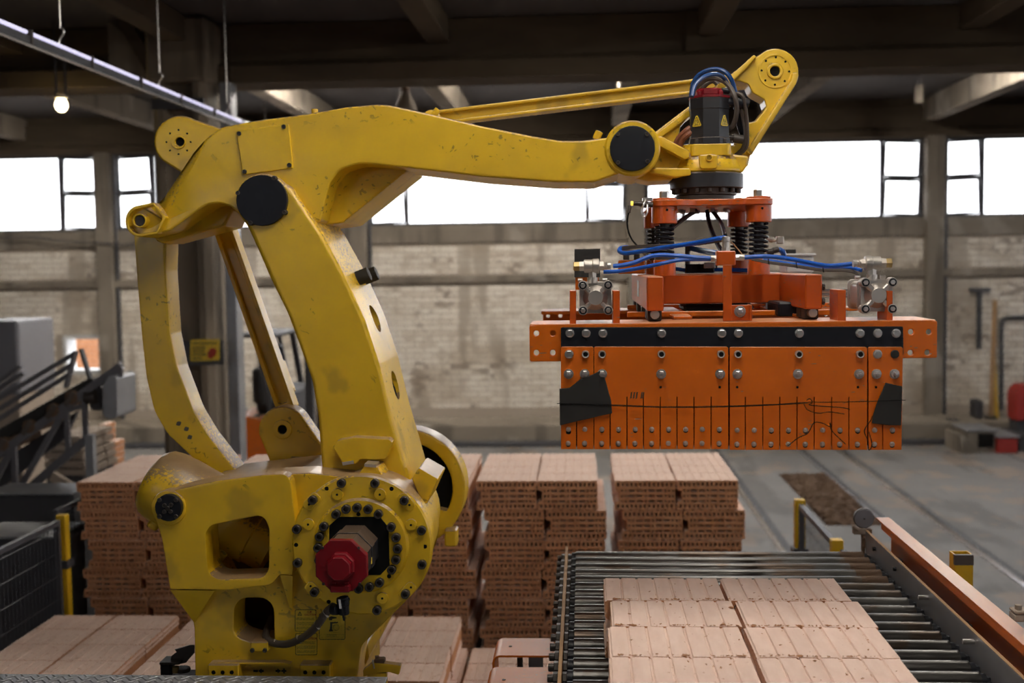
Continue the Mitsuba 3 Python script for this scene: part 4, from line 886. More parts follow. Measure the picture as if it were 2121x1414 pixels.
put(kwm, 'cable', tube(pxy((1439, 200, 4.24), (1446, 178, 4.22), (1465, 164, 4.2), (1490, 164, 4.15), (1510, 178, 4.10), (1522, 200, 4.07), (1526, 230, 4.08), (1519, 258, 4.1), (1509, 268, 4.12)), 0.0085, 10), 'cable_grey')
put(kwm, 'cable', tube(pxy((1452, 190, 4.24), (1462, 174, 4.24), (1478, 167, 4.24), (1492, 180, 4.22)), 0.010, 10), 'cable_grey')
put(kwm, 'cable', tube(pxy((1515, 198, 4.1), (1531, 194, 4.08), (1541, 206, 4.08), (1546, 240, 4.1), (1548, 280, 4.12), (1546, 305, 4.14), (1530, 320, 4.16), (1518, 324, 4.18)), 0.0065, 8), 'cable_grey')
put(kwm, 'cable', tube(pxy((1532, 220, 4.1), (1540, 245, 4.11), (1545, 275, 4.12), (1540, 305, 4.14), (1524, 322, 4.17)), 0.008, 8), 'cable_grey')
put(kwm, 'cable', tube(pxy((1528, 225, 4.12), (1532, 255, 4.14), (1536, 272, 4.15)), 0.012, 10), 'black_satin')
put(kwm, 'cable', tube(pxy((1400, 300, 4.16), (1407, 285, 4.14), (1420, 272, 4.12), (1430, 265, 4.12)), 0.011, 10), 'rust_cable', label='reddish brown cable')
put(kwm, 'cable', tube(pxy((1408, 304, 4.14), (1414, 290, 4.12), (1424, 280, 4.10), (1432, 274, 4.10)), 0.010, 10), 'rust_cable')
put(kwm, 'gland', cat(cyl(W(1536, 262, 4.16), W(1543, 282, 4.16), 0.016, 14, 0.003), cyl(W(1532, 250, 4.16), W(1537, 264, 4.16), 0.012, 12)), 'black_satin')
# flange under the wrist
fc = W(1463, 393, 4.15)
kfl = put(R, 'tool_flange', lathe([(0.122, 0.0), (0.128, 0.004), (0.128, 0.050), (0.125, 0.054), (0.118, 0.056)], fc, (0, 0, 1), 56), 'motor_black', label='black round flange under the wrist')
put(kfl, 'ring', lathe([(0.100, -0.022), (0.105, -0.02), (0.105, 0.002), (0.100, 0.002)], fc, (0, 0, 1), 48), 'dark_steel')
for i in range(16):
    a = i * math.pi / 8; put(kfl, 'bolt', cyl(fc + [0.113 * math.cos(a), 0.113 * math.sin(a), -0.014], fc + [0.113 * math.cos(a), 0.113 * math.sin(a), 0.003], 0.0085, 10, 0.002), 'dark_steel')
# ---------------------------------------------------------------- the orange block gripper hanging from the flange
G = thing('block_gripper', 'orange block gripper with comb-like jaw plates hanging from the robot wrist', 'gripper')
YG, YGR = 3.50, 4.72
def zpx(py, Y, px=1519): return W(px, py, Y)[2]
def xpx(px, Y, py=650): return W(px, py, Y)[0]
# jaw beams: front and rear channel with holes at the ends
bx0, bx1 = xpx(1096, YG), xpx(1942, YG)
zt, zb = zpx(669, YG), zpx(745, YG)
holes = [W(px, py, YG)[[0, 2]] for px, py in ((1111, 690), (1145, 690), (1111, 730), (1145, 730), (1887, 687), (1924, 687), (1886, 730), (1921, 730))]
for nm, Y0, s in (('front_beam', YG, 1), ('rear_beam', YGR, -1)):
    k = put(G, nm, slab(rpoly([(bx0, zb), (bx1, zb), (bx1, zt), (bx0, zt)], 0.006), Y0, Y0 + 0.012 * s, 0.002, [circle(h[0], h[1], 0.0085, 14) for h in holes], seg=1), 'orange', 30)
    put(k, 'flange', slab(rpoly([(bx0, Y0), (bx1, Y0), (bx1, Y0 + 0.24 * s), (bx0, Y0 + 0.24 * s)], 0.02), zt - 0.010, zt + 0.003, 0.003, axis='z'), 'orange', 30)
    put(k, 'flange', cbox((bx0 + 0.3, Y0 + 0.015 * s, zb), (bx1 - 0.3, Y0 + 0.2 * s, zb + 0.01)), 'orange', False)
# black backing strip, comb plates
YJ = 3.478
kst = put(G, 'backing_strip', slab(X2(rpoly([(1162, 678), (1870, 676), (1871, 735), (1162, 735)], 3), 3.492), 3.490, 3.4995, 0.001), 'black_satin', label='black steel strip behind the bolts')
put(G, 'jaw_backing', slab(X2([(1168, 737), (1864, 737), (1861, 922), (1168, 922)], 3.494), 3.4915, 3.498), 'matte_black', False, label='added black plate that darkens the slits of the jaw plates')  # plate added so the slits read black and pass no light
kre = put(G, 'rear_jaw', slab([(xpx(1162, YG), zpx(930, YG)), (xpx(1866, YG), zpx(930, YG)), (xpx(1870, YG), zt), (xpx(1162, YG), zt)], YGR + 0.002, YGR + 0.016), 'orange', False)
def zx(X): return 1080 + X / 2.4102
def zyp(Y): return 380 + Y / 2.4102
slits = [275, 443, 527, 609, 693, 777, 862, 947, 1118, 1205, 1290, 1376, 1462, 1549, 1635, 1804]
HEX = shared(hex_bolt(0.0115, 0.010), 'zinc', 30); SOC = shared(lathe([(0.0005, -0.004), (0.0070, -0.004), (0.0075, -0.014), (0.0105, -0.015), (0.0115, -0.012), (0.0115, 0.0)], (0, 0, 0), (0, 1, 0), 18), 'cast_alu', 40)
SOCH = shared(cyl((0, -0.0135, 0), (0, -0.003, 0), 0.0073, 14), 'matte_black')  # black fill paints the shade inside the bolt socket
NUT = shared(nut_bolt(0.0110), 'zinc', 30); TINY = shared(lathe([(0.0005, -0.0075), (0.004, -0.007), (0.0058, -0.004), (0.0060, -0.002), (0.0078, -0.002), (0.0078, 0)], (0, 0, 0), (0, 1, 0), 14), 'cast_alu', 40)
plates = (((197, 360), [275], [238, 320], [236, 316], []), ((363, 1033), slits[1:8], [403, 698, 995], [403, 698, 992], [695, 990]),
          ((1040, 1726), slits[8:15], [1080, 1383, 1688], [1078, 1380, 1685], [1077, 1378, 1680]), ((1733, 1905), [1804], [1777, 1863], [1772, 1862], [1770]))
for i, ((xa, xb), sl, rb, rc_, hl) in enumerate(plates):
    a, b = zx(xa), zx(xb); yt, yb = (718, 930) if i < 2 else (718.5, 931.5)
    top, bot = yt, yb
    ol = [(a, top, 4), (b, top, 4), (b - (0 if i < 3 else 3), bot, 1)]
    for s in sorted(sl, reverse=True):
        x = zx(s); ol += [(x + 0.9, bot), (x + 0.9, 822), (x - 0.9, 822), (x - 0.9, bot)]
    ol += [(a + 0.3, bot, 1)]
    kp = put(G, 'jaw_plate', slab(X2(rpoly(ol), YJ), YJ, YJ + 0.012, 0.0008, seg=1), 'orange', 30)
    for X in rb:
        c = W(zx(X), zyp(851), YJ)
        if (i == 0 and X == 238) or (i == 3 and X == 1777): again(kp, 'bolt', HEX, c)
        elif i == 3: put(kp, 'plug', cyl(c + [0, -0.006, 0], c, 0.0125, 18, 0.002), 'black_rubber')
        else: again(kp, 'bolt', SOC, c); again(kp, 'bolt_socket', SOCH, c)
    for X in rc_: again(kp, 'nut', NUT, W(zx(X), zyp(950), YJ))
    for X in hl: again(kp, 'hole', HOLE_DISCs, W(zx(X), zyp(1016), YJ))
for X in (242, 323, 407, 700, 1000, 1083, 1387, 1690, 1778, 1870): again(kst, 'bolt', HEX, W(zx(X), zyp(747), 3.490))
cent = [235, 317, 402, 485, 568, 651, 735, 820, 903, 988, 1077, 1162, 1247, 1333, 1418, 1504, 1590, 1678, 1763, 1852]
for i, X in enumerate(cent):
    kp = f'{G}__jaw_plate' + ('' if i < 2 else '_001' if i < 10 else '_002' if i < 18 else '_003')
    for j, Yp in enumerate((1226, 1296)):
        c = W(zx(X) - (0.6 if j else 0), zyp(Yp + (i > 9) * 4), YJ)
        again(kp, 'rivet', TINY, c)
        if rnd.random() < 0.6: again(kp, 'hole', shared(slab(rpoly([(-0.0075, -0.011), (0.0075, -0.011), (0.0075, 0.003), (-0.0075, 0.003)], 0.006), -0.0008, 0.001), 'matte_black') if (i + j) == 0 else HOLE_DISC, c + [0, 0, -0.004])
# scratched paint marks
put(f'{G}__jaw_plate_001', 'scuff', cat([slab(X2([(zx(a), zyp(1075)), (zx(a + 8), zyp(1070)), (zx(a + 12), zyp(1040)), (zx(a + 5), zyp(1042))], YJ), YJ - 0.0006, YJ + 0.001) for a in (542, 556, 570, 594, 602)]), 'sticker_dark', False)
# rubber patches tied on with wire
def patch(pts, lab, Y0):
    P = X2(rpoly([(zx(a), zyp(b), 1) for a, b in pts]), Y0)
    return put(G, 'rubber_patch', slab(P, Y0, Y0 + 0.005, 0.0015, seg=1), 'black_rubber', False, label=lab)
patch([(190, 1024), (240, 1020), (300, 972), (335, 963), (390, 937), (410, 948), (430, 1020), (448, 1085), (452, 1147), (390, 1160), (330, 1175), (260, 1190), (192, 1207)], 'torn black rubber patch on the left end of the jaw', YJ - 0.012)
patch([(1820, 994), (1860, 1004), (1902, 1013), (1896, 1207), (1830, 1206), (1750, 1196), (1758, 1150), (1778, 1090)], 'black rubber patch on the right end of the jaw', YJ - 0.012)
def wire(pts, r=0.0011, Y0=YJ - 0.015): put(G, 'tie_wire', tube([W(zx(a), zyp(b), Y0 + (pts[i][2] if len(pts[i]) > 2 else 0)) for i, (a, b, *_) in enumerate(pts)], r, 6, 6), 'matte_black')
wire([(186, 1098, 0.02), (200, 1098), (445, 1104), (700, 1113), (900, 1112), (1100, 1108), (1300, 1100), (1440, 1090), (1500, 1091), (1700, 1088), (1900, 1081), (1906, 1081, 0.02)])
wire([(190, 1102), (445, 1108), (690, 1117), (880, 1117), (1100, 1112), (1280, 1104), (1430, 1096)], 0.0012)
wire([(1424, 1082), (1440, 1074), (1452, 1092), (1436, 1104), (1470, 1108), (1540, 1114), (1600, 1118), (1640, 1127)], 0.0013)
wire([(1410, 1102), (1430, 1130), (1480, 1146), (1540, 1140), (1612, 1150)], 0.0011)
wire([(1330, 1310), (1380, 1270), (1430, 1245), (1460, 1195), (1500, 1195), (1545, 1215), (1540, 1195), (1548, 1230), (1580, 1265), (1618, 1300)], 0.0013)
wire([(1752, 1160), (1745, 1180), (1720, 1215), (1712, 1240), (1728, 1280), (1735, 1330), (1750, 1300), (1735, 1240)], 0.0012)

# top plate, housings, springs
zp1, zp0 = zpx(410, 3.86), zpx(424, 3.86)
gx = 0.5 * (xpx(1376, 3.92, 440) + xpx(1571, 3.92, 440)); hx = 0.5 * (xpx(1571, 3.92, 440) - xpx(1376, 3.92, 440))
fy, ry = 3.92, 4.40; cy_m = 0.5 * (fy + ry)
tp = rpoly([(gx - hx - 0.046, fy - 0.046), (gx - hx + 0.05, fy - 0.05), (gx - 0.06, fy - 0.02), (gx + 0.06, fy - 0.02), (gx + hx - 0.05, fy - 0.05), (gx + hx + 0.046, fy - 0.046), (gx + hx + 0.046, ry + 0.046), (gx - hx - 0.046, ry + 0.046)], 0.04)
kt_ = put(G, 'top_plate', slab(tp, zp0, zp1, 0.003, axis='z', seg=1), 'orange_red', 30)
put(kt_, 'adapter', cyl((gx, 4.15, zp1 - 0.002), (gx, 4.15, zp1 + 0.008), 0.118, 48, 0.002), 'orange_red')
put(kt_, 'adapter', cyl((gx, 4.15, zp1 + 0.006), (gx, 4.15, fc[2] - 0.0225), 0.104, 48, 0.002), 'dark_steel')
for i in range(8):
    a = i * math.pi / 4 + 0.2; again(kt_, 'bolt', shared(cyl((0, 0, -0.012), (0, 0, 0), 0.010, 10, 0.002), 'cast_alu') if i == 0 else scene[f'{kt_}__bolt'] | {}, (gx + 0.085 * math.cos(a), 4.15 + 0.085 * math.sin(a), zp0))
zsp0 = zpx(532, 3.92)
for (x, y, fr_) in ((gx - hx, fy, 1), (gx + hx, fy, 1), (gx - hx, ry, 0), (gx + hx, ry, 0)):
    zh = zpx(461, 3.92)
    k = put(G, 'spring_column', cyl((x, y, zh), (x, y, zp0 + 0.002), 0.043, 32, 0.003), 'orange_red', label='orange spring column of the gripper')
    put(k, 'cap', cyl((x, y, zp1), (x, y, zp1 + 0.006), 0.040, 28, 0.002), 'orange_red')
    put(k, 'nut', slab([(x + 0.017 * math.cos(i * math.pi / 3), y + 0.017 * math.sin(i * math.pi / 3)) for i in range(6)], zp1 + 0.006, zp1 + 0.030, 0.003, axis='z', seg=1), 'zinc', False)
    put(k, 'rod', cyl((x, y, zsp0 - 0.03), (x, y, zh), 0.017, 18), 'dark_steel')
    n = 7; hpts = [(x + 0.029 * math.cos(t), y + 0.029 * math.sin(t), zh - 0.004 - (zh - zsp0 - 0.008) * t / (2 * math.pi * n)) for t in np.linspace(0, 2 * math.pi * n, 16 * n)]
    put(k, 'spring', sweep(np.array(hpts), 0.0045, 8), 'black_satin', label='black coil spring')
    put(k, 'collar', cyl((x, y, zsp0 - 0.008), (x, y, zsp0 + 0.004), 0.034, 24, 0.002), 'dark_steel')
    put(k, 'socket', cyl((x, y, zpx(570, 3.92)), (x, y, zsp0 - 0.006), 0.037, 28, 0.003), 'orange_red')
    if fr_: put(k, 'hole', cyl((x + 0.006, y - 0.0435, zp0 - 0.012), (x + 0.006, y - 0.038, zp0 - 0.012), 0.004, 10), 'matte_black')
# frame of box beams
yb0, yb1 = 3.56, 4.66
zbt, zbb = zpx(570, 3.56), zpx(642, 3.56)
for (pa_, pb_) in ((1340, 1375), (1668, 1703)):
    k = put(G, 'side_beam', cbox((xpx(pa_, 3.56), yb0, zbb), (xpx(pb_, 3.56), yb1, zbt), 0.004), 'orange_red', False)
    xm = 0.5 * (xpx(pa_, 3.56) + xpx(pb_, 3.56))
    for y in (3.60, 3.68, 3.95, 4.3, 4.55):
        put(k, 'slide', cbox((xm - 0.022, y, zt + 0.004), (xm + 0.022, y + 0.05, zbb + 0.002), 0.004), 'dark_steel', False)
    put(k, 'pin', cyl((xm, yb0 + 0.01, zbb - 0.012), (xm, yb0 + 0.05, zbb - 0.012), 0.014, 14, 0.002), 'cast_alu')
put(f'{G}__side_beam', 'rating_plate', cbox((xpx(1340, 3.56) - 0.001, 4.05, zbb + 0.03), (xpx(1340, 3.56), 4.17, zbt - 0.02)), 'cast_alu', False)
zc1, zc0 = zpx(567, 4.02), zpx(628, 4.02)
for y in (4.02, 4.36): put(G, 'cross_beam', cbox((xpx(1374, 3.56) - 0.01, y, zc0), (xpx(1669, 3.56) + 0.01, y + 0.06, zc1), 0.004), 'orange_red', False)
put(G, 'actuator', cbox((xpx(1415, 4.12), 4.10, zt + 0.01), (xpx(1560, 4.12), 4.32, zc0 - 0.004), 0.01), 'black_satin', False, label='black actuator body under the frame')
put(G, 'actuator', cbox((xpx(1580, 4.12), 3.80, zt + 0.004), (xpx(1640, 4.12), 4.02, zt + 0.05), 0.006), 'black_satin', False)
for y in (3.86, 4.50): put(G, 'guide_rail', cbox((xpx(1300, y), y, zt + 0.004), (xpx(1745, y), y + 0.03, zt + 0.022), 0.002), 'orange', False)
for x in (xpx(1385, 3.9), xpx(1630, 3.9)): put(G, 'longitudinal_rail', cbox((x, YG + 0.2, zt + 0.004), (x + 0.06, YGR - 0.1, zt + 0.014), 0.002), 'orange', False)
# tee post with hose manifold, eye bracket
Yp = 3.53
put(G, 'post', cat(cbox(W(1498, 665, Yp), W(1516, 548, Yp) + [0, 0.008, 0], 0.001), cbox(W(1505, 665, Yp) + [0, 0, 0], W(1509, 548, Yp) + [0, 0.06, 0], 0.001)), 'orange_red', False)
kman = put(G, 'manifold', cbox(W(1485, 550, Yp) , W(1524, 519, Yp) + [0, 0.05, 0], 0.003), 'orange_red', False)
put(kman, 'fitting', cat(cyl(W(1503, 519, Yp + 0.025), W(1503, 513, Yp + 0.025), 0.013, 6), cyl(W(1503, 514, Yp + 0.025), W(1503, 500, Yp + 0.025), 0.0105, 18, 0.001), cyl(W(1503, 502, Yp + 0.025), W(1503, 489, Yp + 0.025), 0.0125, 18, 0.004)), 'cast_alu')
put(kman, 'fitting', cat(cyl(W(1486, 535, Yp + 0.02), W(1480, 535, Yp + 0.02), 0.0105, 6), cyl(W(1481, 535, Yp + 0.02), W(1472, 535, Yp + 0.02), 0.0095, 16, 0.002)), 'cast_alu')
put(kman, 'fitting', cat(cyl(W(1523, 533, Yp + 0.02), W(1530, 533, Yp + 0.02), 0.0105, 6), cyl(W(1529, 533, Yp + 0.02), W(1542, 533, Yp + 0.02), 0.0095, 16, 0.002)), 'cast_alu')
kbr = put(G, 'eye_bracket', cat(cbox(W(1514, 664, Yp + 0.01), W(1558, 631, Yp + 0.01) + [0, 0.008, 0], 0.001), cbox(W(1554, 664, Yp - 0.01), W(1558, 631, Yp - 0.01) + [0, 0.06, 0], 0.001)), 'orange_red', False)
c = W(1532.5, 645, Yp + 0.01); put(kbr, 'washer', cyl(c + [0, -0.004, 0], c, 0.0175, 24, 0.001), 'zinc'); again(kbr, 'nut', NUT, c + [0, -0.004, 0])
# pneumatic pumps between bracket plates
def pump(px, py, s):
    """s: half the spacing of the corner lugs in pixels; the body runs back from the X-shaped cover."""
    Yc = YG + 0.02; m = S(Yc); c0_ = W(px, py, Yc)
    k = put(G, 'vacuum_pump', slab(rpoly([(c0_[0] - 33 * m, c0_[2] - 33 * m), (c0_[0] + 33 * m, c0_[2] - 33 * m), (c0_[0] + 33 * m, c0_[2] + 33 * m), (c0_[0] - 33 * m, c0_[2] + 33 * m)], 0.012), Yc + 0.022, Yc + 0.035, 0.002), 'cast_alu', 30, label='grey cast metal pump with an X-shaped end cover')
    put(k, 'body', slab(rpoly([(c0_[0] - 28 * m, c0_[2] - 28 * m), (c0_[0] + 28 * m, c0_[2] - 28 * m), (c0_[0] + 28 * m, c0_[2] + 28 * m), (c0_[0] - 28 * m, c0_[2] + 28 * m)], 0.018), Yc + 0.03, Yc + 0.23, 0.003), 'cast_alu', 30)
    for t in (0.07, 0.19): put(k, 'rib', slab(rpoly([(c0_[0] - 32 * m, c0_[2] - 32 * m), (c0_[0] + 32 * m, c0_[2] - 32 * m), (c0_[0] + 32 * m, c0_[2] + 32 * m), (c0_[0] - 32 * m, c0_[2] + 32 * m)], 0.014), Yc + t, Yc + t + 0.012, 0.002), 'cast_alu', 30)
    put(k, 'bowl', lathe([(0.0005, 0.0), (0.022, 0.0), (0.0255, 0.004), (0.030, 0.012), (0.038, 0.022), (0.038, 0.03)], c0_ + [0, -0.004, 0], (0, 1, 0), 36), 'cast_alu', 40)
    for sx in (-1, 1):
        for sz in (-1, 1):
            q = c0_ + [sx * s * m, 0, sz * s * m]
            put(k, 'arm', cat(bar(c0_ + [sx * 10 * m, 0.008, sz * 10 * m], q + [0, 0.008, 0], 0.016, 0.02, (0, 1, 0), 0.004), cyl(q + [0, -0.006, 0], q + [0, 0.03, 0], 0.0145, 24, 0.002)), 'cast_alu', 30)
            put(k, 'bolt', cat(cyl(q + [0, -0.0075, 0], q, 0.0115, 20, 0.0005)), 'black_satin')
            put(k, 'bolt_head', slab([(q[0] + 0.0078 * math.cos(i * math.pi / 3), q[2] + 0.0078 * math.sin(i * math.pi / 3)) for i in range(6)], q[1] - 0.011, q[1] - 0.002, 0.001, seg=1), 'zinc', False)
    return k, c0_
def valve(k, px, py, sgn):
    """Ball valve lying along x on the pump; sgn +1: hose leaves to the right."""
    Yv = YG + 0.05; c = W(px, py, Yv); m = S(Yv); X = np.array([1.0, 0, 0]) * sgn
    put(k, 'valve', lathe([(0.016, -0.026), (0.0205, -0.024), (0.0205, 0.0), (0.0225, 0.002), (0.0225, 0.020), (0.017, 0.022)], c, X, 28), 'cast_alu')
    put(k, 'valve_nut', lathe([(0.0165, -0.040), (0.0165, -0.024)], c, X, 6), 'cast_alu', 25)
    put(k, 'valve_nut', cat(lathe([(0.0155, 0.020), (0.0155, 0.034)], c, X, 6), lathe([(0.010, 0.032), (0.0125, 0.034), (0.010, 0.038), (0.0125, 0.041), (0.010, 0.045), (0.0115, 0.056)], c, X, 16)), 'cast_alu', 25)
    put(k, 'brass_nut', lathe([(0.013, -0.058), (0.0155, -0.056), (0.0155, -0.038)], c, X, 6), 'brass', 20, label='brass end nut')
    put(k, 'neck', cat(cyl(c + [0, 0, -0.012], c + [0, 0, -0.045], 0.0135, 6), cyl(c + [0, 0, -0.034], c + [0, 0, -0.052], 0.016, 16)), 'cast_alu', 25)
    for s in (-1, 1): put(k, 'stud', cyl(c + [0.03 * s, 0.02, -0.042], c + [0.045 * s, 0.02, -0.042], 0.006, 8), 'zinc')
kp1, _c1 = pump(1233.5, 616.5, 26); valve(kp1, 1227, 551, 1)
kp2, _c2 = pump(1820, 612, 27); valve(kp2, 1806, 545, -1)
for a, b in ((1180, 1193), (1270, 1284), (1736, 1753), (1838, 1850)):
    zt_ = 602 if a != 1736 else 600
    put(G, 'pump_bracket', slab(X2(rpoly([(a, 672), (b, 672), (b, zt_, 1), (a, zt_, 1)]), YG + 0.01), YG + 0.015, YG + 0.13, 0.001, seg=1), 'orange_red', False)
put(G, 'rubber_flap', slab(X2([(1190, 516), (1243, 515), (1243, 574), (1190, 574)], 3.72), 3.72, 3.726), 'black_rubber', False, label='black rubber flap standing behind the left pump')
put(G, 'flap_holder', cbox(W(1192, 600, 3.73), W(1240, 566, 3.73) + [0, 0.006, 0]), 'orange', False)
for py in (603, 611): put(G, 'guide_rod', cyl(W(1700, py, 3.9), W(1765, py, 3.9), 0.0075, 16), 'chrome', label='chrome guide rod')
for py in (594, 624): put(f'{G}__side_beam_001', 'bolt', cyl(W(1703, py, 3.6), W(1708, py, 3.6), 0.011, 8, 0.002), 'dark_steel')
# hoses and leads
def hose(pts, r, mat, lab=None): return put(G, 'hose' if 'hose' in mat else 'lead', tube([W(*p) for p in pts], r, 10, 6), mat, label=lab)
hose([(1503, 492, 3.555), (1485, 494, 3.56), (1439, 503, 3.6), (1365, 514, 3.68), (1310, 523, 3.74), (1292, 524, 3.76), (1283, 520, 3.78), (1286, 514, 3.80), (1300, 512, 3.82)], 0.0072, 'blue_hose', 'blue air hose running from the manifold to the left')
hose([(1270, 551, 3.55), (1290, 549, 3.55), (1316, 543, 3.55), (1340, 533, 3.55), (1365, 528, 3.55), (1403, 529.5, 3.55), (1440, 533, 3.55), (1473, 535, 3.55)], 0.0070, 'blue_hose')
hose([(1250, 563, 3.58), (1275, 562, 3.58), (1307, 558, 3.58), (1360, 548, 3.59), (1403, 539, 3.60), (1440, 537, 3.60), (1478, 537, 3.60)], 0.0062, 'blue_hose')
hose([(1541, 533, 3.55), (1575, 531, 3.55), (1605, 532, 3.55), (1640, 537, 3.55), (1671, 543, 3.55), (1711, 550, 3.55), (1740, 549, 3.55), (1764, 546, 3.55)], 0.0070, 'blue_hose', 'blue air hose running to the right pump')
hose([(1580, 538, 3.62), (1650, 548, 3.62), (1705, 555, 3.62), (1740, 554, 3.62), (1768, 555, 3.60), (1784, 560, 3.58)], 0.0058, 'blue_hose')
for i, dy in enumerate((0, 1.7, 3.4)):
    hose([(1556, 534 + dy, 3.60), (1590, 541 + dy, 3.6), (1640, 548 + dy, 3.6), (1700, 557 + dy, 3.6), (1750, 558 + dy, 3.6), (1770, 562 + dy, 3.6), (1779, 571, 3.62 + 0.01 * i)], 0.0026, 'cable_grey')
    hose([(1500, 497 + dy * .6, 3.57 + .01 * i), (1440, 504 + dy, 3.62), (1400, 506 + dy, 3.66), (1350, 507 + dy, 3.7), (1300, 510 + dy * 1.4, 3.78), (1288, 513 + dy, 3.8), (1302, 517 + dy, 3.82), (1330, 523, 3.84), (1350, 545, 3.9)], 0.0024, 'cable_grey')
for q in ((1592, 541), (1650, 549), (1705, 557)): put(G, 'hose_tie', cyl(W(q[0] - 1, q[1] - 6, 3.585), W(q[0] + 1, q[1] + 7, 3.585), 0.0016, 6), 'matte_black')
hose([(1443, 436, 4.1), (1425, 447, 4.08), (1403, 463, 4.05), (1385, 480, 4.0), (1370, 510, 3.99)], 0.0075, 'cable_grey')
hose([(1465, 436, 4.1), (1467, 452, 4.08), (1473, 475, 4.0), (1486, 505, 3.9), (1498, 525, 3.8), (1504, 545, 3.7)], 0.0075, 'black_satin')
hose([(1475, 436, 4.1), (1486, 450, 4.05), (1496, 468, 3.9), (1502, 488, 3.62)], 0.0072, 'black_satin')
hose([(1514, 500, 3.6), (1525, 512, 3.62), (1540, 530, 3.6)], 0.002, 'wood')
hose([(1430, 512, 4.3), (1455, 517, 4.2), (1480, 521, 4.0), (1500, 526, 3.8)], 0.0065, 'blue_hose'); hose([(1430, 516, 4.3), (1460, 523, 4.2), (1482, 528, 4.0)], 0.006, 'blue_hose')
hose([(1395, 556, 4.3), (1430, 560, 4.3), (1480, 558, 4.3), (1560, 560, 4.3)], 0.0075, 'blue_hose')
# small valve blocks on the frame
put(G, 'valve_block', cbox(W(1281, 567, 4.20), W(1336, 538, 4.20) + [0, 0.05, 0], 0.003), 'orange', False)
put(G, 'valve_fitting', cat([cyl(W(px, 538, 4.22), W(px, 526, 4.22), 0.011, 14, 0.002) for px in (1297, 1319)]), 'dark_steel')
put(G, 'valve_bank', cat(cbox(W(1420, 566, 4.28), W(1480, 546, 4.28) + [0, 0.06, 0], 0.004), cbox(W(1452, 556, 4.26), W(1486, 546, 4.26) + [0, 0.03, 0], 0.002)), 'black_satin', False)
put(G, 'valve_bank', cbox(W(1458, 556, 4.25), W(1482, 543, 4.25) + [0, 0.01, 0], 0.002), 'cast_alu', False)
put(G, 'valve_fitting', cat(cyl(W(1424, 566, 4.3), W(1424, 508, 4.3), 0.009, 12), cyl(W(1424, 516, 4.3), W(1433, 513, 4.3), 0.010, 12)), 'dark_steel')
kjb = put(G, 'junction_box', cbox(W(1627, 566, 4.46), W(1686, 530, 4.46) + [0, 0.14, 0], 0.006), 'white_paint', False, label='grey junction box behind the right hose')
put(kjb, 'lid', cbox(W(1622, 531, 4.45), W(1691, 524, 4.45) + [0, 0.16, 0], 0.004), 'white_paint', False)
put(G, 'buffer', cbox(W(1620, 526, 4.64), W(1649, 516, 4.64) + [0, 0.05, 0], 0.003), 'black_rubber', False)
ks_ = put(G, 'sensor', cat(cyl(W(1586, 493, 4.3), W(1602, 497, 4.3), 0.011, 14, 0.002), cyl(W(1600, 497, 4.3), W(1610, 497, 4.3), 0.007, 12), cbox(W(1609, 505, 4.28), W(1624, 489, 4.28) + [0, 0.03, 0], 0.003)), 'cast_alu', 25)
put(G, 'elbow_fitting', cat(cyl(W(1588, 523, 4.4), W(1602, 520, 4.4), 0.013, 14, 0.003), cyl(W(1600, 519, 4.4), W(1613, 516, 4.4), 0.012, 14, 0.003)), 'dark_steel')
hose([(1612, 516, 4.4), (1620, 520, 4.4), (1624, 528, 4.42)], 0.010, 'blue_hose')
kse = put(G, 'proximity_sensor', cat(cyl(W(1312, 421, 3.88), W(1326, 422, 3.88), 0.007, 14, 0.001), cyl(W(1324, 422, 3.88), W(1352, 424, 3.88), 0.0085, 16), cyl(W(1334, 423, 3.88), W(1338, 423, 3.88), 0.013, 6)), 'dark_steel', 30, label='threaded sensor with an amber light')
key = put(kse, 'light', cyl(W(1306, 421, 3.88), W(1312, 421, 3.88), 0.008, 14, 0.003), 'sticker_yellow')
scene[key]['emitter'] = {'type': 'area', 'radiance': {'type': 'rgb', 'value': [0.14, 0.075, 0.012]}}
put(kse, 'plug', cyl(W(1304, 426, 3.88), W(1302, 441, 3.88), 0.0065, 12, 0.001), 'cable_grey')
put(kse, 'lead', tube([W(*q) for q in ((1302, 439, 3.88), (1299, 460, 3.88), (1302, 480, 3.88), (1309, 496, 3.88), (1320, 509, 3.86))], 0.0026, 8), 'matte_black')
put(kse, 'hook', tube([W(*q) for q in ((1338, 414, 3.86), (1333, 424, 3.85), (1329, 436, 3.85), (1331, 446, 3.85), (1336, 448, 3.85), (1341, 438, 3.85), (1341, 424, 3.86))], 0.0032, 8), 'zinc')
put(kse, 'bracket', cbox(W(1331, 416, 3.87), W(1352, 409, 3.87) + [0, 0.03, 0], 0.001), 'zinc', False)
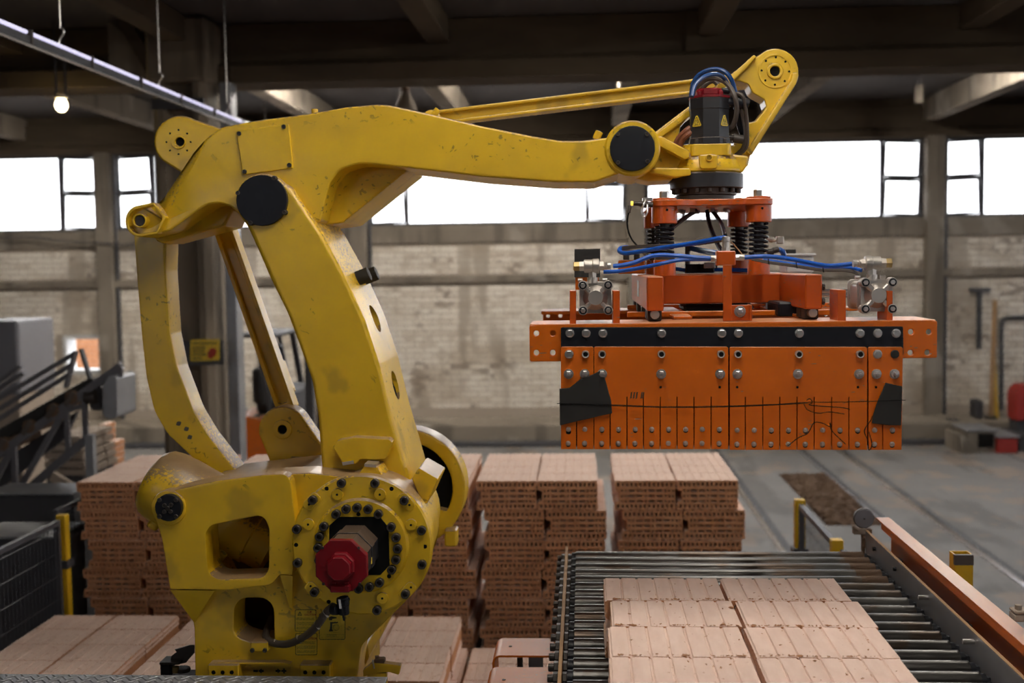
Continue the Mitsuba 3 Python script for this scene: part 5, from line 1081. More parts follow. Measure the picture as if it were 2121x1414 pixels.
# ---------------------------------------------------------------- hollow clay blocks
BW, BL, BH = 0.376, 0.257, 0.184
def block_mesh(seed):
    r_ = random.Random(seed); j = lambda: r_.uniform(-0.0008, 0.0008)
    top, bot, n = [], [], 7
    for i in range(n):                      # seven shallow steps along the top, matching grooves below
        x0, x1 = BW * i / n, BW * (i + 1) / n
        top += [(x0 + 0.001, BH - 0.004 + j() * .5), (x0 + 0.006, BH - 0.004 + j() * .5), (x0 + 0.0085, BH + j() * 0.5), (x1 - 0.001, BH + j() * 0.5)]
        bot += [(x0 + 0.001, 0.0), (x0 + 0.034, 0.0), (x0 + 0.037, 0.004), (x1 - 0.003, 0.004)]
    left = [(0.0, 0.010), (0.006, 0.018), (0.0, 0.028), (0.006, 0.038), (0.006, 0.052), (0.030, 0.056), (0.030, 0.118), (0.008, 0.124), (0.0, 0.134), (0.007, 0.144), (0.0, 0.156), (0.004, 0.170)]
    right = [(BW - 0.004, 0.172), (BW + 0.002, 0.158), (BW - 0.004, 0.146), (BW + 0.002, 0.136), (BW - 0.003, 0.126), (BW - 0.003, 0.05), (BW + 0.002, 0.040), (BW - 0.004, 0.030), (BW + 0.002, 0.020), (BW - 0.002, 0.010)]
    ol = bot + right[::-1] + top[::-1] + left[::-1]
    holes = []
    def h(x0, x1, z0, z1): holes.append([(x0 + j(), z0 + j()), (x1 + j(), z0 + j()), (x1 + j(), z1 + j()), (x0 + j(), z1 + j())])
    for z0, z1 in ((0.0125, 0.0345), (0.146, 0.170)):
        for i in range(13):
            x = 0.016 + i * 0.0273; h(x, x + 0.0145, z0, z1)
    for z0, z1 in ((0.046, 0.0615), (0.079, 0.0945), (0.1125, 0.128)):
        x = 0.040
        for w in (0.013, 0.013, 0.040, 0.040, 0.013, 0.040, 0.040, 0.013, 0.013, 0.013):
            h(x, x + w, z0, z1); x += w + 0.0098
    return slab(ol, 0.0, BL, holes=holes)
BM = [shared(block_mesh(s), 'clay', False) for s in (1, 2)]
rb_ = random.Random(11)
ORD = ['top', 'second', 'third', 'fourth', 'fifth', 'bottom']
ROW = ['front', 'second', 'third', 'rear']
def one_block(x, y, z, label, group, dyaw=0.7, name='clay_block'):
    m = np.eye(4); a = math.radians(rb_.uniform(-dyaw, dyaw)); c, s = math.cos(a), math.sin(a)
    m[:2, :2] = [[c, -s], [s, c]]; m[:3, 3] = [x, y, z]
    key = thing(name, label, 'block', group)
    scene[key] = {**BM[rb_.randrange(2)], 'to_world': T(m.tolist())}
    return key
def pallet(x0, y0, w, d, z, lab):
    k = thing('pallet', lab, 'pallet')
    for i in range(5): put(k, 'board', cbox((x0, y0 + i * (d - 0.12) / 4, z - 0.022), (x0 + w, y0 + i * (d - 0.12) / 4 + 0.12, z - 0.001)), 'timber_pale', False)
    for i in range(3): put(k, 'bearer', cbox((x0 + i * (w - 0.09) / 2, y0, 0.0), (x0 + i * (w - 0.09) / 2 + 0.09, y0 + d, z - 0.0225)), 'timber_pale', False)
PW, PL, PH = BW + 0.007, BL + 0.007, BH + 0.0035
def stack(xl, yf, layers, where, shifts, zbase=0.14):
    grp = f'clay blocks of {where}'
    pallet(xl + 0.01, yf - 0.02, 2 * PW + 0.0, 4 * PL + 0.04, zbase, f'wooden pallet under {where}')
    for l in range(layers):                 # l = 0 is the bottom layer
        z = zbase + l * PH; nm = 'only' if layers == 1 else ORD[layers - 1 - l] if l else 'bottom'
        for r in range(4):
            for c in range(2):
                one_block(xl + c * PW + shifts[l % len(shifts)] + rb_.uniform(-0.003, 0.003), yf + r * PL + (0 if l % 2 else 0.006), z,
                          f'hollow clay block, {nm} layer, {ROW[r]} row, {"left" if c == 0 else "right"} column of {where}', grp, 0.35)
YS = 7.12
def xat(px, Y, py=1000): return W(px, py, Y)[0]
stack(xat(160, YS), YS, 6, 'stack at far left', (0.0, 0.055, 0.012, 0.05, 0.008, -0.01))
stack(xat(432, YS), YS, 6, 'stack behind the base', (0.0, 0.03, -0.01, 0.04, 0.0, 0.0))
stack(xat(716, YS), YS, 6, 'stack behind the flange', (0.03, 0.0, 0.05, 0.0, 0.03, 0.01))
stack(xat(985, YS), YS, 6, 'stack left of the gap', (0.01, 0.045, 0.025, 0.045, 0.05, 0.0))
stack(xat(1272, YS), YS, 6, 'stack beside the floor rail', (0.0, 0.03, 0.0, 0.02, 0.045, 0.0))
YE = 6.62 - 4 * PL
def xe(px, py=1290): return W(px, py, 6.62)[0]
stack(xe(114), YE, 2, 'low stack at front left', (0.006, 0.0), 0.185)
stack(xe(402), YE, 2, 'low stack behind the pedestal', (0.0, 0.01), 0.185)
stack(xe(690), YE, 2, 'low stack right of the base', (0.03, 0.0), 0.185)
stack(xe(978, 1354), YE, 1, 'low stack by the orange brackets', (0.0,), 0.185)

# ---------------------------------------------------------------- roller conveyor
ZT = 1.552; ZRO = ZT - BH - 0.001
K = thing('roller_conveyor', 'steel roller conveyor carrying two columns of clay blocks, lower right', 'conveyor')
xl_, xr_ = W(1176, 1140, 4.97)[0] - 0.010, 1.205
YC0, YC1 = 2.35, 4.99
kl_ = put(K, 'side_plate', cbox((xl_, YC0, 1.20), (xl_ + 0.011, YC1, 1.374), 0.001), 'wood', False, label='thin rusty side plate with the axle ends')
kr_ = put(K, 'side_plate', cbox((xr_, YC0, 1.18), (xr_ + 0.010, YC1 + 0.02, 1.437), 0.001), 'galvanised', False, label='grey steel side plate on the right')
put(kr_, 'edge', cbox((xr_ - 0.0006, YC0, 1.4372), (xr_ + 0.0106, YC1 + 0.02, 1.4392)), 'wood', False)
rol = shared(cyl((xl_ + 0.045, 0, 0), (xr_ - 0.03, 0, 0), 0.0305, 28, 0.002), 'roller_steel')
rolc = shared(cyl((xr_ - 0.13, 0, 0), (xr_ - 0.0295, 0, 0), 0.0309, 28), 'rust'); axl = shared(cyl((xl_ - 0.034, 0, 0), (xr_ - 0.002, 0, 0), 0.0125, 14, 0.002), 'dark_steel')
bear = shared(cat(cyl((xl_ + 0.028, 0, 0), (xl_ + 0.046, 0, 0), 0.026, 20)), 'black_satin'); bear2 = shared(cyl((xr_ - 0.031, 0, 0), (xr_ - 0.012, 0, 0), 0.024, 20, 0.002), 'black_satin')
nutl = shared(cyl((xl_ - 0.016, 0, 0), (xl_ - 0.001, 0, 0), 0.021, 6, 0.002), 'dark_steel', 20); nutr = shared(cyl((xl_ + 0.012, 0, 0), (xl_ + 0.026, 0, 0), 0.021, 6, 0.002), 'dark_steel', 20)
nutq = shared(cyl((xr_ - 0.012, 0, 0), (xr_, 0, 0), 0.017, 6, 0.002), 'black_satin', 20)
for i in range(27):
    y = 4.928 - 0.0967 * i; t = (0, y, ZRO - 0.0325)
    kx = again(K, 'roller', rol, t)
    again(kx, 'axle', axl, t); again(kx, 'bearing', bear, t); again(kx, 'bearing', bear2, t); again(kx, 'nut', nutl, t); again(kx, 'nut', nutr, t); again(kx, 'nut', nutq, t)
    if i < 5: again(kx, 'rust_band', rolc, t)
for y, z in ((4.84, 1.40), (4.52, 1.40), (4.1, 1.41), (3.62, 1.41), (3.15, 1.41)): put(kr_, 'bolt', cyl((xr_ - (0.012 if y > 4.3 else 0.035), y, z), (xr_, y, z), 0.008, 10, 0.002), 'black_satin' if y > 4.3 else 'zinc')
for y in (YC0 + 0.3, YC1 - 0.2):
    for x in (xl_ - 0.03, xr_ + 0.011): put(K, 'leg', cbox((x, y, 0.0), (x + 0.03, y + 0.07, 1.21), 0.003), 'frame_dark', False)
put(K, 'cross_tie', cbox((xl_, YC1 - 0.2, 1.10), (xr_ + 0.01, YC1 - 0.14, 1.18)), 'frame_dark', False)
# orange guard angle outside the right plate, reflector and clamps
kg = thing('guard_rail', 'orange steel guard angle running beside the right edge of the roller conveyor', 'guard')
put(kg, 'flange', cbox((1.243, 2.3, 1.493), (1.300, 4.99, 1.500), 0.001), 'orange', False)
put(kg, 'web', cbox((1.293, 2.3, 1.33), (1.300, 4.93, 1.494)), 'orange', False)
put(kg, 'lip', cbox((1.2432, 2.3, 1.470), (1.249, 4.90, 1.4935)), 'orange', False)
for y in (2.7, 3.3, 3.9, 4.75):
    put(kg, 'bracket', cbox((xr_ + 0.012, y, 1.36), (1.294, y + 0.05, 1.372)), 'dark_steel', False); put(kg, 'bolt', cyl((1.26, y + 0.025, 1.368), (1.26, y + 0.025, 1.392), 0.008, 8), 'black_satin')
    put(kg, 'post', cbox((1.262, y, 0.0), (1.292, y + 0.05, 1.365)), 'frame_dark', False)
rf = W(1790, 1074, 5.02)
kf_ = thing('reflector', 'round grey reflector disc clamped to the far end of the conveyor', 'reflector')
put(kf_, 'disc', cyl(rf, rf + [0, 0.012, 0], 0.0405, 36, 0.003), 'wrap_grey'); put(kf_, 'rim', lathe([(0.041, 0.004), (0.0435, 0.006), (0.0435, 0.02), (0.03, 0.022)], rf, (0, 1, 0), 36), 'dark_steel')
put(kf_, 'screw', cyl(rf + [0, -0.002, 0], rf, 0.004, 10), 'dark_steel')
put(kf_, 'clamp', cbox(rf + [-0.045, 0.0, -0.070], rf + [0.01, 0.03, -0.042], 0.003), 'timber_pale', False)
put(kf_, 'clamp', cbox(rf + [0.012, 0.0, -0.066], rf + [0.035, 0.03, -0.046], 0.003), 'rust', False)
put(kf_, 'screw', cyl(rf + [-0.05, -0.004, -0.03], rf + [-0.025, -0.004, -0.048], 0.008, 10, 0.002), 'timber_pale')
put(kf_, 'rod', cyl(rf + [-0.004, 0.014, -0.055], rf + [0.008, 0.014, -0.13], 0.010, 12), 'rust')
put(kf_, 'foot', cbox(rf + [-0.01, -0.01, -0.15], (xr_ - 0.001, rf[1] + 0.012, rf[2] - 0.085)), 'rust', False)
cl = W(2106, 1270, 3.42)
kf2 = thing('sensor_clamp', 'pale metal clamp on the guard angle at the right picture edge', 'clamp')
put(kf2, 'block', cbox(cl + [-0.012, -0.02, -0.02], cl + [0.06, 0.03, 0.0], 0.003), 'timber_pale', False)
put(kf2, 'block', cbox(cl + [-0.012, -0.02, 0.002], cl + [0.06, 0.03, 0.012], 0.003), 'timber_pale', False)
put(kf2, 'screw', cyl(cl + [0.004, 0.0, 0.012], cl + [0.004, 0.0, 0.026], 0.010, 10, 0.002), 'timber_pale')
put(kf2, 'rod', cyl((1.318, cl[1] + 0.005, cl[2] - 0.13), (1.318, cl[1] + 0.005, cl[2] - 0.019), 0.010, 12), 'timber_pale')
put(kf2, 'foot', cbox((1.303, cl[1] - 0.015, 0.0), (1.333, cl[1] + 0.025, cl[2] - 0.125)), 'timber_pale', False)
# blocks on the rollers
xa_ = WZ(1249, 1196, ZT)[0]; ya_ = WZ(1480, 1196, ZT)[1]
NUMW = ['first', 'second', 'third', 'fourth', 'fifth']
for r in range(5):
    dx = (0.0, 0.016, 0.004, 0.0, 0.006)[r]
    for c in range(2):
        one_block(xa_ + dx + c * (BW + 0.010) + (0.004 if c and r > 1 else 0), ya_ - (r + 1) * (BL + 0.0035), ZRO,
                  f'pale hollow clay block on the rollers, {NUMW[r]} row from the back, {"left" if c == 0 else "right"} column', 'clay blocks on the roller conveyor', 0.25)
chips = []
rc2 = np.random.RandomState(8)
for i in range(520):
    r = rc2.randint(1, 5); seam = rc2.rand() < 0.86; big = rc2.rand() < 0.04
    clump = rc2.randint(0, 5) * 0.15 + rc2.normal(0, 0.04)
    y = ya_ - r * (BL + 0.0035) + abs(rc2.normal(0, 0.006)) if seam else ya_ - rc2.uniform(0.02, 1.0)
    x = xa_ + (min(max(clump + 0.05, 0.03), 2 * BW - 0.02) if seam else rc2.uniform(0.03, 2 * BW - 0.02))
    s = np.array([0.0045, 0.0022, 0.0012]) * rc2.uniform(0.4, 1.4) * (2.4 if big else 1)
    m = trimesh.creation.icosphere(subdivisions=0); m.vertices *= s * rc2.uniform(0.6, 1.3, (len(m.vertices), 1))
    chips.append(move(rot(m, rc2.uniform(0, 180), (0, 0, 1)), (x, y, ZT + 0.0022)))
whole('chips', cat(chips), 'clay_crumb', 'small clay chips and crumbs lying on the blocks on the conveyor', 'crumbs', False, kind='stuff')
# bent orange brackets left of the conveyor, with post and plate between
def bent(xr, y0, y1, z, xl, lab):
    t, R_ = 0.008, 0.03; P = [(xr, z), (xl + R_, z)] + [(xl + R_ - R_ * math.sin(a), z - R_ + R_ * math.cos(a)) for a in np.linspace(0.2, math.pi / 2, 6)] + [(xl, z - 0.17)]
    Q = [(xl + t, z - 0.17)] + [(xl + R_ - (R_ - t) * math.sin(a), z - R_ + (R_ - t) * math.cos(a)) for a in np.linspace(math.pi / 2, 0.2, 6)] + [(xl + R_, z - t), (xr, z - t)]
    k = thing('bracket', lab, 'bracket'); put(k, 'bent_plate', slab(P + Q, y0, y1, 0.001, seg=1), 'orange', 25)
    put(k, 'screw', cyl((xl + 0.06, 0.5 * (y0 + y1), z), (xl + 0.06, 0.5 * (y0 + y1), z + 0.002), 0.006, 10), 'dark_steel')
    put(k, 'post', cbox((xl + 0.001, y0 + 0.01, 0.0), (xl + 0.007, y0 + 0.06, z - 0.16)), 'frame_dark', False)
q0, q1 = WZ(1148, 1322, 1.2), WZ(1040, 1358, 1.2)
bent(q0[0], WZ(1100, 1357, 1.2)[1], WZ(1100, 1321, 1.2)[1], 1.2, WZ(1022, 1345, 1.2)[0], 'bent orange bracket left of the conveyor, the one further back')
bent(WZ(1143, 1395, 1.2)[0], 3.70, WZ(1100, 1381, 1.2)[1], 1.2, WZ(1010, 1395, 1.2)[0], 'bent orange bracket at the bottom picture edge, left of the conveyor')
whole('stop_post', cyl(W(1077, 1420, 4.12), W(1077, 1362, 4.12), 0.0105, 16, 0.002), 'dark_steel', 'short dark steel post between the two orange brackets', 'post')
scene['stop_post'] = mikit.ply(cat(cyl(np.array([W(1077, 1362, 4.12)[0], 4.12, 0.0]), W(1077, 1362, 4.12), 0.0105, 16, 0.002)), 'dark_steel', smooth=35)
xpl = W(1095, 1385, 4.14)
whole('drilled_plate', cbox((xpl[0], 4.14, 0.0), (W(1125, 1385, 4.14)[0], 4.146, W(1110, 1360, 4.14)[2])), 'galvanised', 'upright grey steel plate between the two orange brackets', 'plate', False)
# checker plate platform, pedestal, small bracket pieces beside the base
ZP = 1.285; YPB = WZ(400, 1398, ZP)[1]
kp_ = thing('checker_plate', 'dark steel checker plate platform along the bottom picture edge', 'platform')
xe1 = WZ(806, 1394, ZP)[0]
put(kp_, 'sheet', cbox((-2.9, 2.9, ZP - 0.008), (xe1, YPB, ZP), 0.001), 'galvanised', False)
lug = lathe([(0.0002, -0.013), (0.0032, -0.008), (0.0042, 0), (0.0032, 0.008), (0.0002, 0.013)], (0, 0, 0), (1, 0, 0), 8); lug.vertices[:, 2] *= 0.65
lugs = []
for j in range(16):
    for i in range(86):
        x, y = -2.85 + i * 0.0265 + (0.013 if j % 2 else 0), YPB - 0.012 - j * 0.0155
        if x < xe1 - 0.012: lugs.append(move(rot(lug, 45 if (i + j) % 2 else -45, (0, 0, 1)), (x, y, ZP)))
kk = put(kp_, 'raised_lug', cat(lugs), 'galvanised', 40); labels[kk] = {'kind': 'stuff'}
put(kp_, 'skirt', cbox((-2.9, 2.9, ZP - 0.09), (xe1 - 0.02, YPB - 0.03, ZP - 0.009)), 'frame_dark', False)
for x in (-2.8, -1.7, xe1 - 0.12): put(kp_, 'leg', cbox((x, 3.2, 0.0), (x + 0.08, 3.28, ZP - 0.09)), 'frame_dark', False)
px0, px1 = W(404, 1412, YB)[0] - 0.05, W(708, 1412, YB)[0]
zped = W(500, 1412, YB)[2] - 0.054
whole('pedestal', cbox((px0, YPB + 0.003, 0.0), (px1, 4.50, zped), 0.01), 'frame_dark', 'dark steel pedestal carrying the robot base', 'pedestal', False)
# limit switch box left of the base
bq = W(366, 1372, 3.95)
kb2 = thing('limit_switch', 'dark angled switch bracket with a black box, left of the robot base', 'switch')
put(kb2, 'plate', slab(X2(rpoly([(355, 1358, 2), (366, 1350), (362, 1345), (392, 1336, 1), (402, 1336, 1), (402, 1352), (385, 1372, 2), (358, 1378, 2), (350, 1382, 2)]), 3.95), 3.95, 3.956), 'dark_steel', False)
put(kb2, 'box', cbox(W(332, 1402, 3.93), W(352, 1374, 3.93) + [0, 0.05, 0], 0.004), 'black_satin', False)
put(kb2, 'plate', cbox(W(330, 1376, 3.92), W(372, 1372, 3.92) + [0, 0.07, 0], 0.001), 'dark_steel', False)
put(kb2, 'roller', cyl(W(378, 1390, 3.95), W(378, 1382, 3.95), 0.028, 20, 0.004), 'dark_steel'); put(kb2, 'roller', cyl(W(364, 1392, 3.93), W(364, 1380, 3.93), 0.012, 16), 'brass')
put(kb2, 'base', cbox((W(330, 1400, 3.93)[0], 3.90, zped + 0.001), (px0 + 0.045, 4.02, W(360, 1400, 3.95)[2]), 0.002), 'dark_steel', False)
put(kb2, 'shelf', cbox((W(326, 1400, 3.93)[0], 3.88, 0.0), (px0 - 0.004, 4.04, zped + 0.0005)), 'frame_dark', False)
# cam plate right of the base
kc2_ = thing('cam_plate', 'dusty yellow cam plate with a black bolt, right of the robot base', 'plate')
put(kc2_, 'tab', slab(X2(rpoly([(752, 1388, 2), (772, 1372, 3), (800, 1374, 3), (830, 1378, 2), (826, 1398, 2), (806, 1392, 4), (775, 1394, 3), (752, 1402, 2)]), 3.83), 3.83, 3.86, 0.003), 'yellow')
put(kc2_, 'bolt', cat(cyl(W(781, 1366, 3.84), W(781, 1358, 3.84), 0.007, 12), cbox(W(775, 1374, 3.83), W(796, 1365, 3.83) + [0, 0.03, 0], 0.003)), 'rust', False)
put(kc2_, 'wire', cyl(W(775, 1384, 3.82), W(772, 1366, 3.82), 0.003, 8), 'cast_alu')
put(kc2_, 'rod', cbox((W(760, 1398, 3.83)[0], 3.835, zped + 0.001), (W(800, 1398, 3.83)[0], 3.855, W(760, 1394, 3.83)[2])), 'yellow', False)
put(R, 'rear_column', slab(X2(rpoly([(738, 1330, 6), (760, 1330, 10), (765, 1360, 10), (750, 1392, 6), (735, 1412)]), 3.95), 3.95, 4.5, 0.01), 'yellow')
# ---------------------------------------------------------------- fences
def fence(x, ya, yb, z, lab, post_y, group=None):
    k = thing('mesh_fence', lab, 'fence')
    y0, y1 = min(ya, yb), max(ya, yb)
    put(k, 'frame', cat(cbox((x - 0.015, y0, z - 0.03), (x + 0.015, y1, z)), cbox((x - 0.015, y0, 0.12), (x + 0.015, y1, 0.15)), cbox((x - 0.015, y0, 0.12), (x + 0.015, y0 + 0.03, z)), cbox((x - 0.015, y1 - 0.03, 0.12), (x + 0.015, y1, z))), 'fence_dark', False)
    w = [cyl((x, y, 0.14), (x, y, z - 0.02), 0.0025, 5) for y in np.arange(y0 + 0.05, y1, 0.045)] + [cyl((x + 0.004, y0 + 0.01, zz), (x + 0.004, y1 - 0.01, zz), 0.0025, 5) for zz in np.arange(0.2, z, 0.14)]
    kk = put(k, 'wire_mesh', cat(w), 'fence_dark', False); labels[kk] = {'kind': 'stuff', 'label': 'dark welded wire mesh'}
    for py in post_y:
        p = put(k, 'post', cbox((x - 0.03, py - 0.03, 0.0), (x + 0.03, py + 0.03, z + 0.02), 0.003), 'fence_yellow', False, label='yellow fence post')
        put(p, 'clamp', cbox((x - 0.045, py - 0.045, z * 0.72), (x + 0.045, py + 0.045, z * 0.72 + 0.05), 0.004), 'fence_dark', False)
fx = W(129, 1070, 6.82)[0]; fz = W(148, 1072, 6.82)[2]
fence(fx, 6.76, 3.6, fz, 'dark mesh fence panel with a yellow post, lower left corner', [6.82])
fence(W(161, 1070, 7.0)[0] - 0.12, 6.94, 8.6, fz + 0.02, 'dark mesh fence panel beyond the yellow post, left of the far left stack', [])
rx = W(1656, 1036, 6.98)[0]; rz = W(1656, 1040, 6.98)[2]
ry2 = WZ(1745, 1124, rz)[1]
fence(rx, 6.93, ry2 + 0.05, rz, 'short mesh fence with two yellow posts behind the roller conveyor', [6.98, ry2])
fence(rx + 0.02, ry2 - 0.06, ry2 - 0.9, rz - 0.02, 'low dark fence panel hidden behind the rollers', [])
hp = W(1991, 1150, 4.62)
kh_ = thing('bollard_post', 'hollow square yellow post standing behind the orange guard angle', 'post')
sq = [(hp[0] - 0.036, 4.584), (hp[0] + 0.036, 4.584), (hp[0] + 0.036, 4.656), (hp[0] - 0.036, 4.656)]
put(kh_, 'tube', slab(rpoly(sq, 0.004), 0.0, hp[2] + 0.01, holes=[[(hp[0] - 0.030, 4.59), (hp[0] + 0.030, 4.59), (hp[0] + 0.030, 4.65), (hp[0] - 0.030, 4.65)]], axis='z'), 'fence_yellow', False)
put(kh_, 'scorch', cbox((hp[0] - 0.0365, 4.5835, hp[2] - 0.03), (hp[0] + 0.0365, 4.6, hp[2] + 0.0105)), 'cable_grey', False)  # dark grey band across the front top edge of the tube

# ---------------------------------------------------------------- inclined belt conveyor at the left
C = thing('belt_conveyor', 'inclined steel belt conveyor with a lattice frame at the left edge', 'conveyor')
Y1c, Y2c = 8.3, 8.85
def ln(a, b, Y, w=0.055, h=0.055, mat='frame_steel', name='bar', ext=0.0):
    p, q = W(*a, Y), W(*b, Y); p = p + (p - q) * ext
    return put(C, name, bar(p, q, w, h, (0, 1, 0)), mat, False)
for Y in (Y1c, Y2c):
    ln((0, 939), (252, 757), Y, name='chord', ext=0.9); ln((0, 1063), (184, 905), Y, name='chord', ext=0.5)
    for a, b in (((29, 918), (33, 1034)), ((138, 842), (142, 940)), ((175, 815), (178, 908))): ln(a, b, Y, 0.035, 0.035, name='strut')
    ln((36, 1020), (136, 846), Y, 0.04, 0.03, name='brace'); ln((-60, 1100), (28, 920), Y, 0.04, 0.03, name='brace')
    p = W(187, 905, Y); put(C, 'leg', cbox((p[0] - 0.03, Y - 0.03, 0.0), (p[0] + 0.03, Y + 0.03, p[2] + 0.02)), 'galvanised', False)
    ln((140, 850), (170, 840), Y, 0.03, 0.03, name='strut')
    ln((228, 770), (250, 752), Y, 0.03, 0.03, name='strut'); ln((250, 755), (250, 780), Y, 0.03, 0.03, name='strut')
ln((108, 985), (152, 1012), Y1c, 0.07, 0.05, 'timber_pale', 'brace'); ln((-20, 1028), (36, 1028), Y1c, 0.03, 0.04, name='strut')
for a, b in (((0, 824), (156, 731)), ((0, 846), (153, 752)), ((0, 866), (147, 773))): ln(a, b, Y1c - 0.02, 0.03, 0.035, name='side_rail', ext=0.9)
for a, b in (((0, 790), (44, 757)), ((0, 806), (50, 772))): ln(a, b, Y2c + 0.6, 0.03, 0.05, name='side_rail', ext=1.0)
ln((137, 802), (157, 727), Y1c - 0.03, 0.02, 0.06, name='end_post'); ln((168, 722), (192, 802), Y1c + 0.3, 0.02, 0.05, 'frame_dark', name='end_post')
b0, b1 = W(0, 886, Y1c), W(172, 788, Y1c); b0 = b0 + (b0 - b1) * 0.9
n_ = np.array([-(b1 - b0)[2], 0, (b1 - b0)[0]]); n_ /= np.linalg.norm(n_)
pf = [(b0[0], b0[2]), (b1[0], b1[2]), (b1[0] + 0.06, b1[2] + 0.015), (b1[0] + 0.08, b1[2] - 0.04), (b1[0] + 0.05, b1[2] - 0.09), (b1[0] - n_[0] * 0.09, b1[2] - n_[2] * 0.09), (b0[0] - n_[0] * 0.09, b0[2] - n_[2] * 0.09)]
put(C, 'belt', slab(pf, Y1c + 0.02, Y2c - 0.02, 0.01), 'black_rubber', label='dark rubber belt')
for q in ((150, 806), (112, 832), (8, 902), (62, 866)):
    c = W(*q, Y1c); put(C, 'idler', cyl(c + [0, -0.03, -0.06], c + [0, 0.5, -0.06], 0.05, 18, 0.005), 'rust'); put(C, 'idler_bracket', rot(cbox(c + [0.01, -0.045, -0.12], c + [0.05, -0.035, 0.0], 0.004), 35, (0, 1, 0), c), 'cable_grey', False)
gd = slab(X2(rpoly([(211, 800, 22), (226, 776, 22), (242, 779, 10), (243, 868, 12), (212, 866, 14)]), 8.22), 8.22, 8.58, 0.02)
put(C, 'drive_guard', gd, 'galvanised', label='rounded grey drive guard at the upper end')
put(C, 'motor', cyl(W(200, 822, 8.3), W(176, 822, 8.3), 0.05, 18, 0.01), 'dark_steel')
put(C, 'gearbox', cbox(W(184, 850, 8.32), W(212, 800, 8.32) + [0, 0.3, 0], 0.02), 'frame_dark', False)
put(C, 'under_plate', slab([(W(-60, 1000, 8.7)[0], W(-60, 1000, 8.7)[2]), (W(165, 850, 8.7)[0], W(165, 850, 8.7)[2]), (W(140, 905, 8.7)[0], W(140, 905, 8.7)[2]), (W(-60, 1060, 8.7)[0], W(-60, 1060, 8.7)[2])], 8.65, 8.70), 'frame_dark', False)
# bins and goods under and behind it
def bin_(x0, x1, yt, Y, d, lab, z0=0.0):
    p, q = W(x0, yt, Y), W(x1, yt, Y); k = thing('steel_trough', lab, 'trough')
    put(k, 'body', cbox((p[0], Y, z0), (q[0], Y + d, p[2])), 'frame_dark', False); put(k, 'edge', cbox((p[0], Y - 0.03, p[2]), (q[0], Y + d, p[2] + 0.015), 0.003), 'galvanised', False)
bin_(-30, 152, 1024, 7.75, 0.35, 'long dark steel trough with a bright edge under the belt conveyor')
bin_(-60, 118, 1114, 7.0, 0.4, 'dark steel trough behind the lower left mesh fence')
k = thing('timber_pack', 'pale timber boards stacked under the belt conveyor', 'timber')
for i in range(5):
    for j in range(3): put(k, 'board', cbox(W(92 + 4 * j, 985 - 17 * i, 10.2) + [0, 0.25 * j, 0], W(178 - 3 * i, 972 - 17 * i, 10.2) + [0, 0.25 * j + 0.22, 0], 0.004), 'timber_pale', False)
zb_ = W(100, 985, 10.2)[2]; put(k, 'trestle', cbox((W(95, 985, 10.2)[0], 10.22, 0.0), (W(170, 985, 10.2)[0], 10.9, zb_ - 0.001)), 'frame_dark', False)
k = thing('brick_stack', 'dark red brick stack behind the legs of the belt conveyor', 'bricks')
for i in range(9):
    for j in range(2 if i < 6 else 1):
        p = W(206 + j * 19 - 2, 985 - 12 * i, 11.1); put(k, 'brick', cbox(p, p + [0.075, 0.24, 0.048], 0.003), 'clay', False)
put(k, 'pallet', cbox((W(203, 985, 11.1)[0], 11.08, 0.0), (W(246, 985, 11.1)[0], 11.4, W(203, 985, 11.1)[2] - 0.001)), 'timber_pale', False)
wq0, wq1 = W(-60, 745, 11.0), W(36, 664, 11.0)
kw2 = thing('wrapped_pallet', 'tall grey foil-wrapped pallet load at the left picture edge', 'pallet load')
wm = slab(rpoly([(wq0[0], 11.0), (wq1[0], 11.0), (wq1[0], 11.8), (wq0[0], 11.8)], 0.05), wq0[2] - 0.35, wq1[2], 0.03, axis='z')
put(kw2, 'load', wm, 'wrap_grey'); put(kw2, 'base', cbox((wq0[0] + 0.03, 11.03, 0.0), (wq1[0] - 0.03, 11.77, wq0[2] - 0.351)), 'timber_pale', False)
# brick pile outside the low opening
k = thing('outside_brick_pile', 'sunlit pile of red bricks seen through the low opening in the wall', 'bricks')
ob = W(135, 790, 20.0)
for i in range(14):
    for j in range(5):
        p = ob + [j * 0.21 + (0.1 if i % 2 else 0), 0, i * 0.085 - 0.1]; put(k, 'brick', cbox(p, p + [0.2, 0.4, 0.08], 0.004), 'clay', False)
put(k, 'base', cbox(ob + [-0.2, -0.1, -2.0], ob + [1.4, 0.6, -0.1]), 'rust', False)

# ---------------------------------------------------------------- signs on the column
sy = 10.70
ks = thing('warning_plate', 'yellow warning plate with dark lines and a red hand mark strapped to the column', 'sign')
put(ks, 'board', slab(X2(rpoly([(395, 703, 2), (455, 702, 2), (455, 746, 2), (395, 748, 2)]), sy), sy - 0.012, sy, 0.002), 'sticker_yellow', False)
put(ks, 'strap', cbox(W(379, 756, sy), W(462, 706, sy) + [0, 0.012, 0]), 'frame_dark', False)
put(ks, 'lettering', cat([slab(X2([(399, y), (399 + w, y), (399 + w, y + 3.2), (399, y + 3.2)], sy), sy - 0.0135, sy - 0.011) for y, w in ((709, 52), (718, 28), (725, 26), (732, 29), (740, 20))]), 'sticker_dark', False)
put(ks, 'hand_mark', slab(X2(rpoly([(432, 742, 2), (431, 730, 4), (436, 722, 4), (444, 720, 4), (450, 724, 4), (448, 734, 4), (440, 742, 3)]), sy), sy - 0.0138, sy - 0.011), 'sticker_red', False)
kr2 = thing('fire_sign', 'small red sign with a white mark left of the concrete column', 'sign')
put(kr2, 'board', slab(X2([(362, 706), (381, 706), (381, 744), (362, 744)], 10.9), 10.888, 10.9), 'sticker_red', False)
put(kr2, 'symbol', slab(X2(rpoly([(366, 719, 2), (373, 715, 2), (373, 731, 2), (366, 733, 2)]), 10.885), 10.884, 10.89), 'white_paint', False)
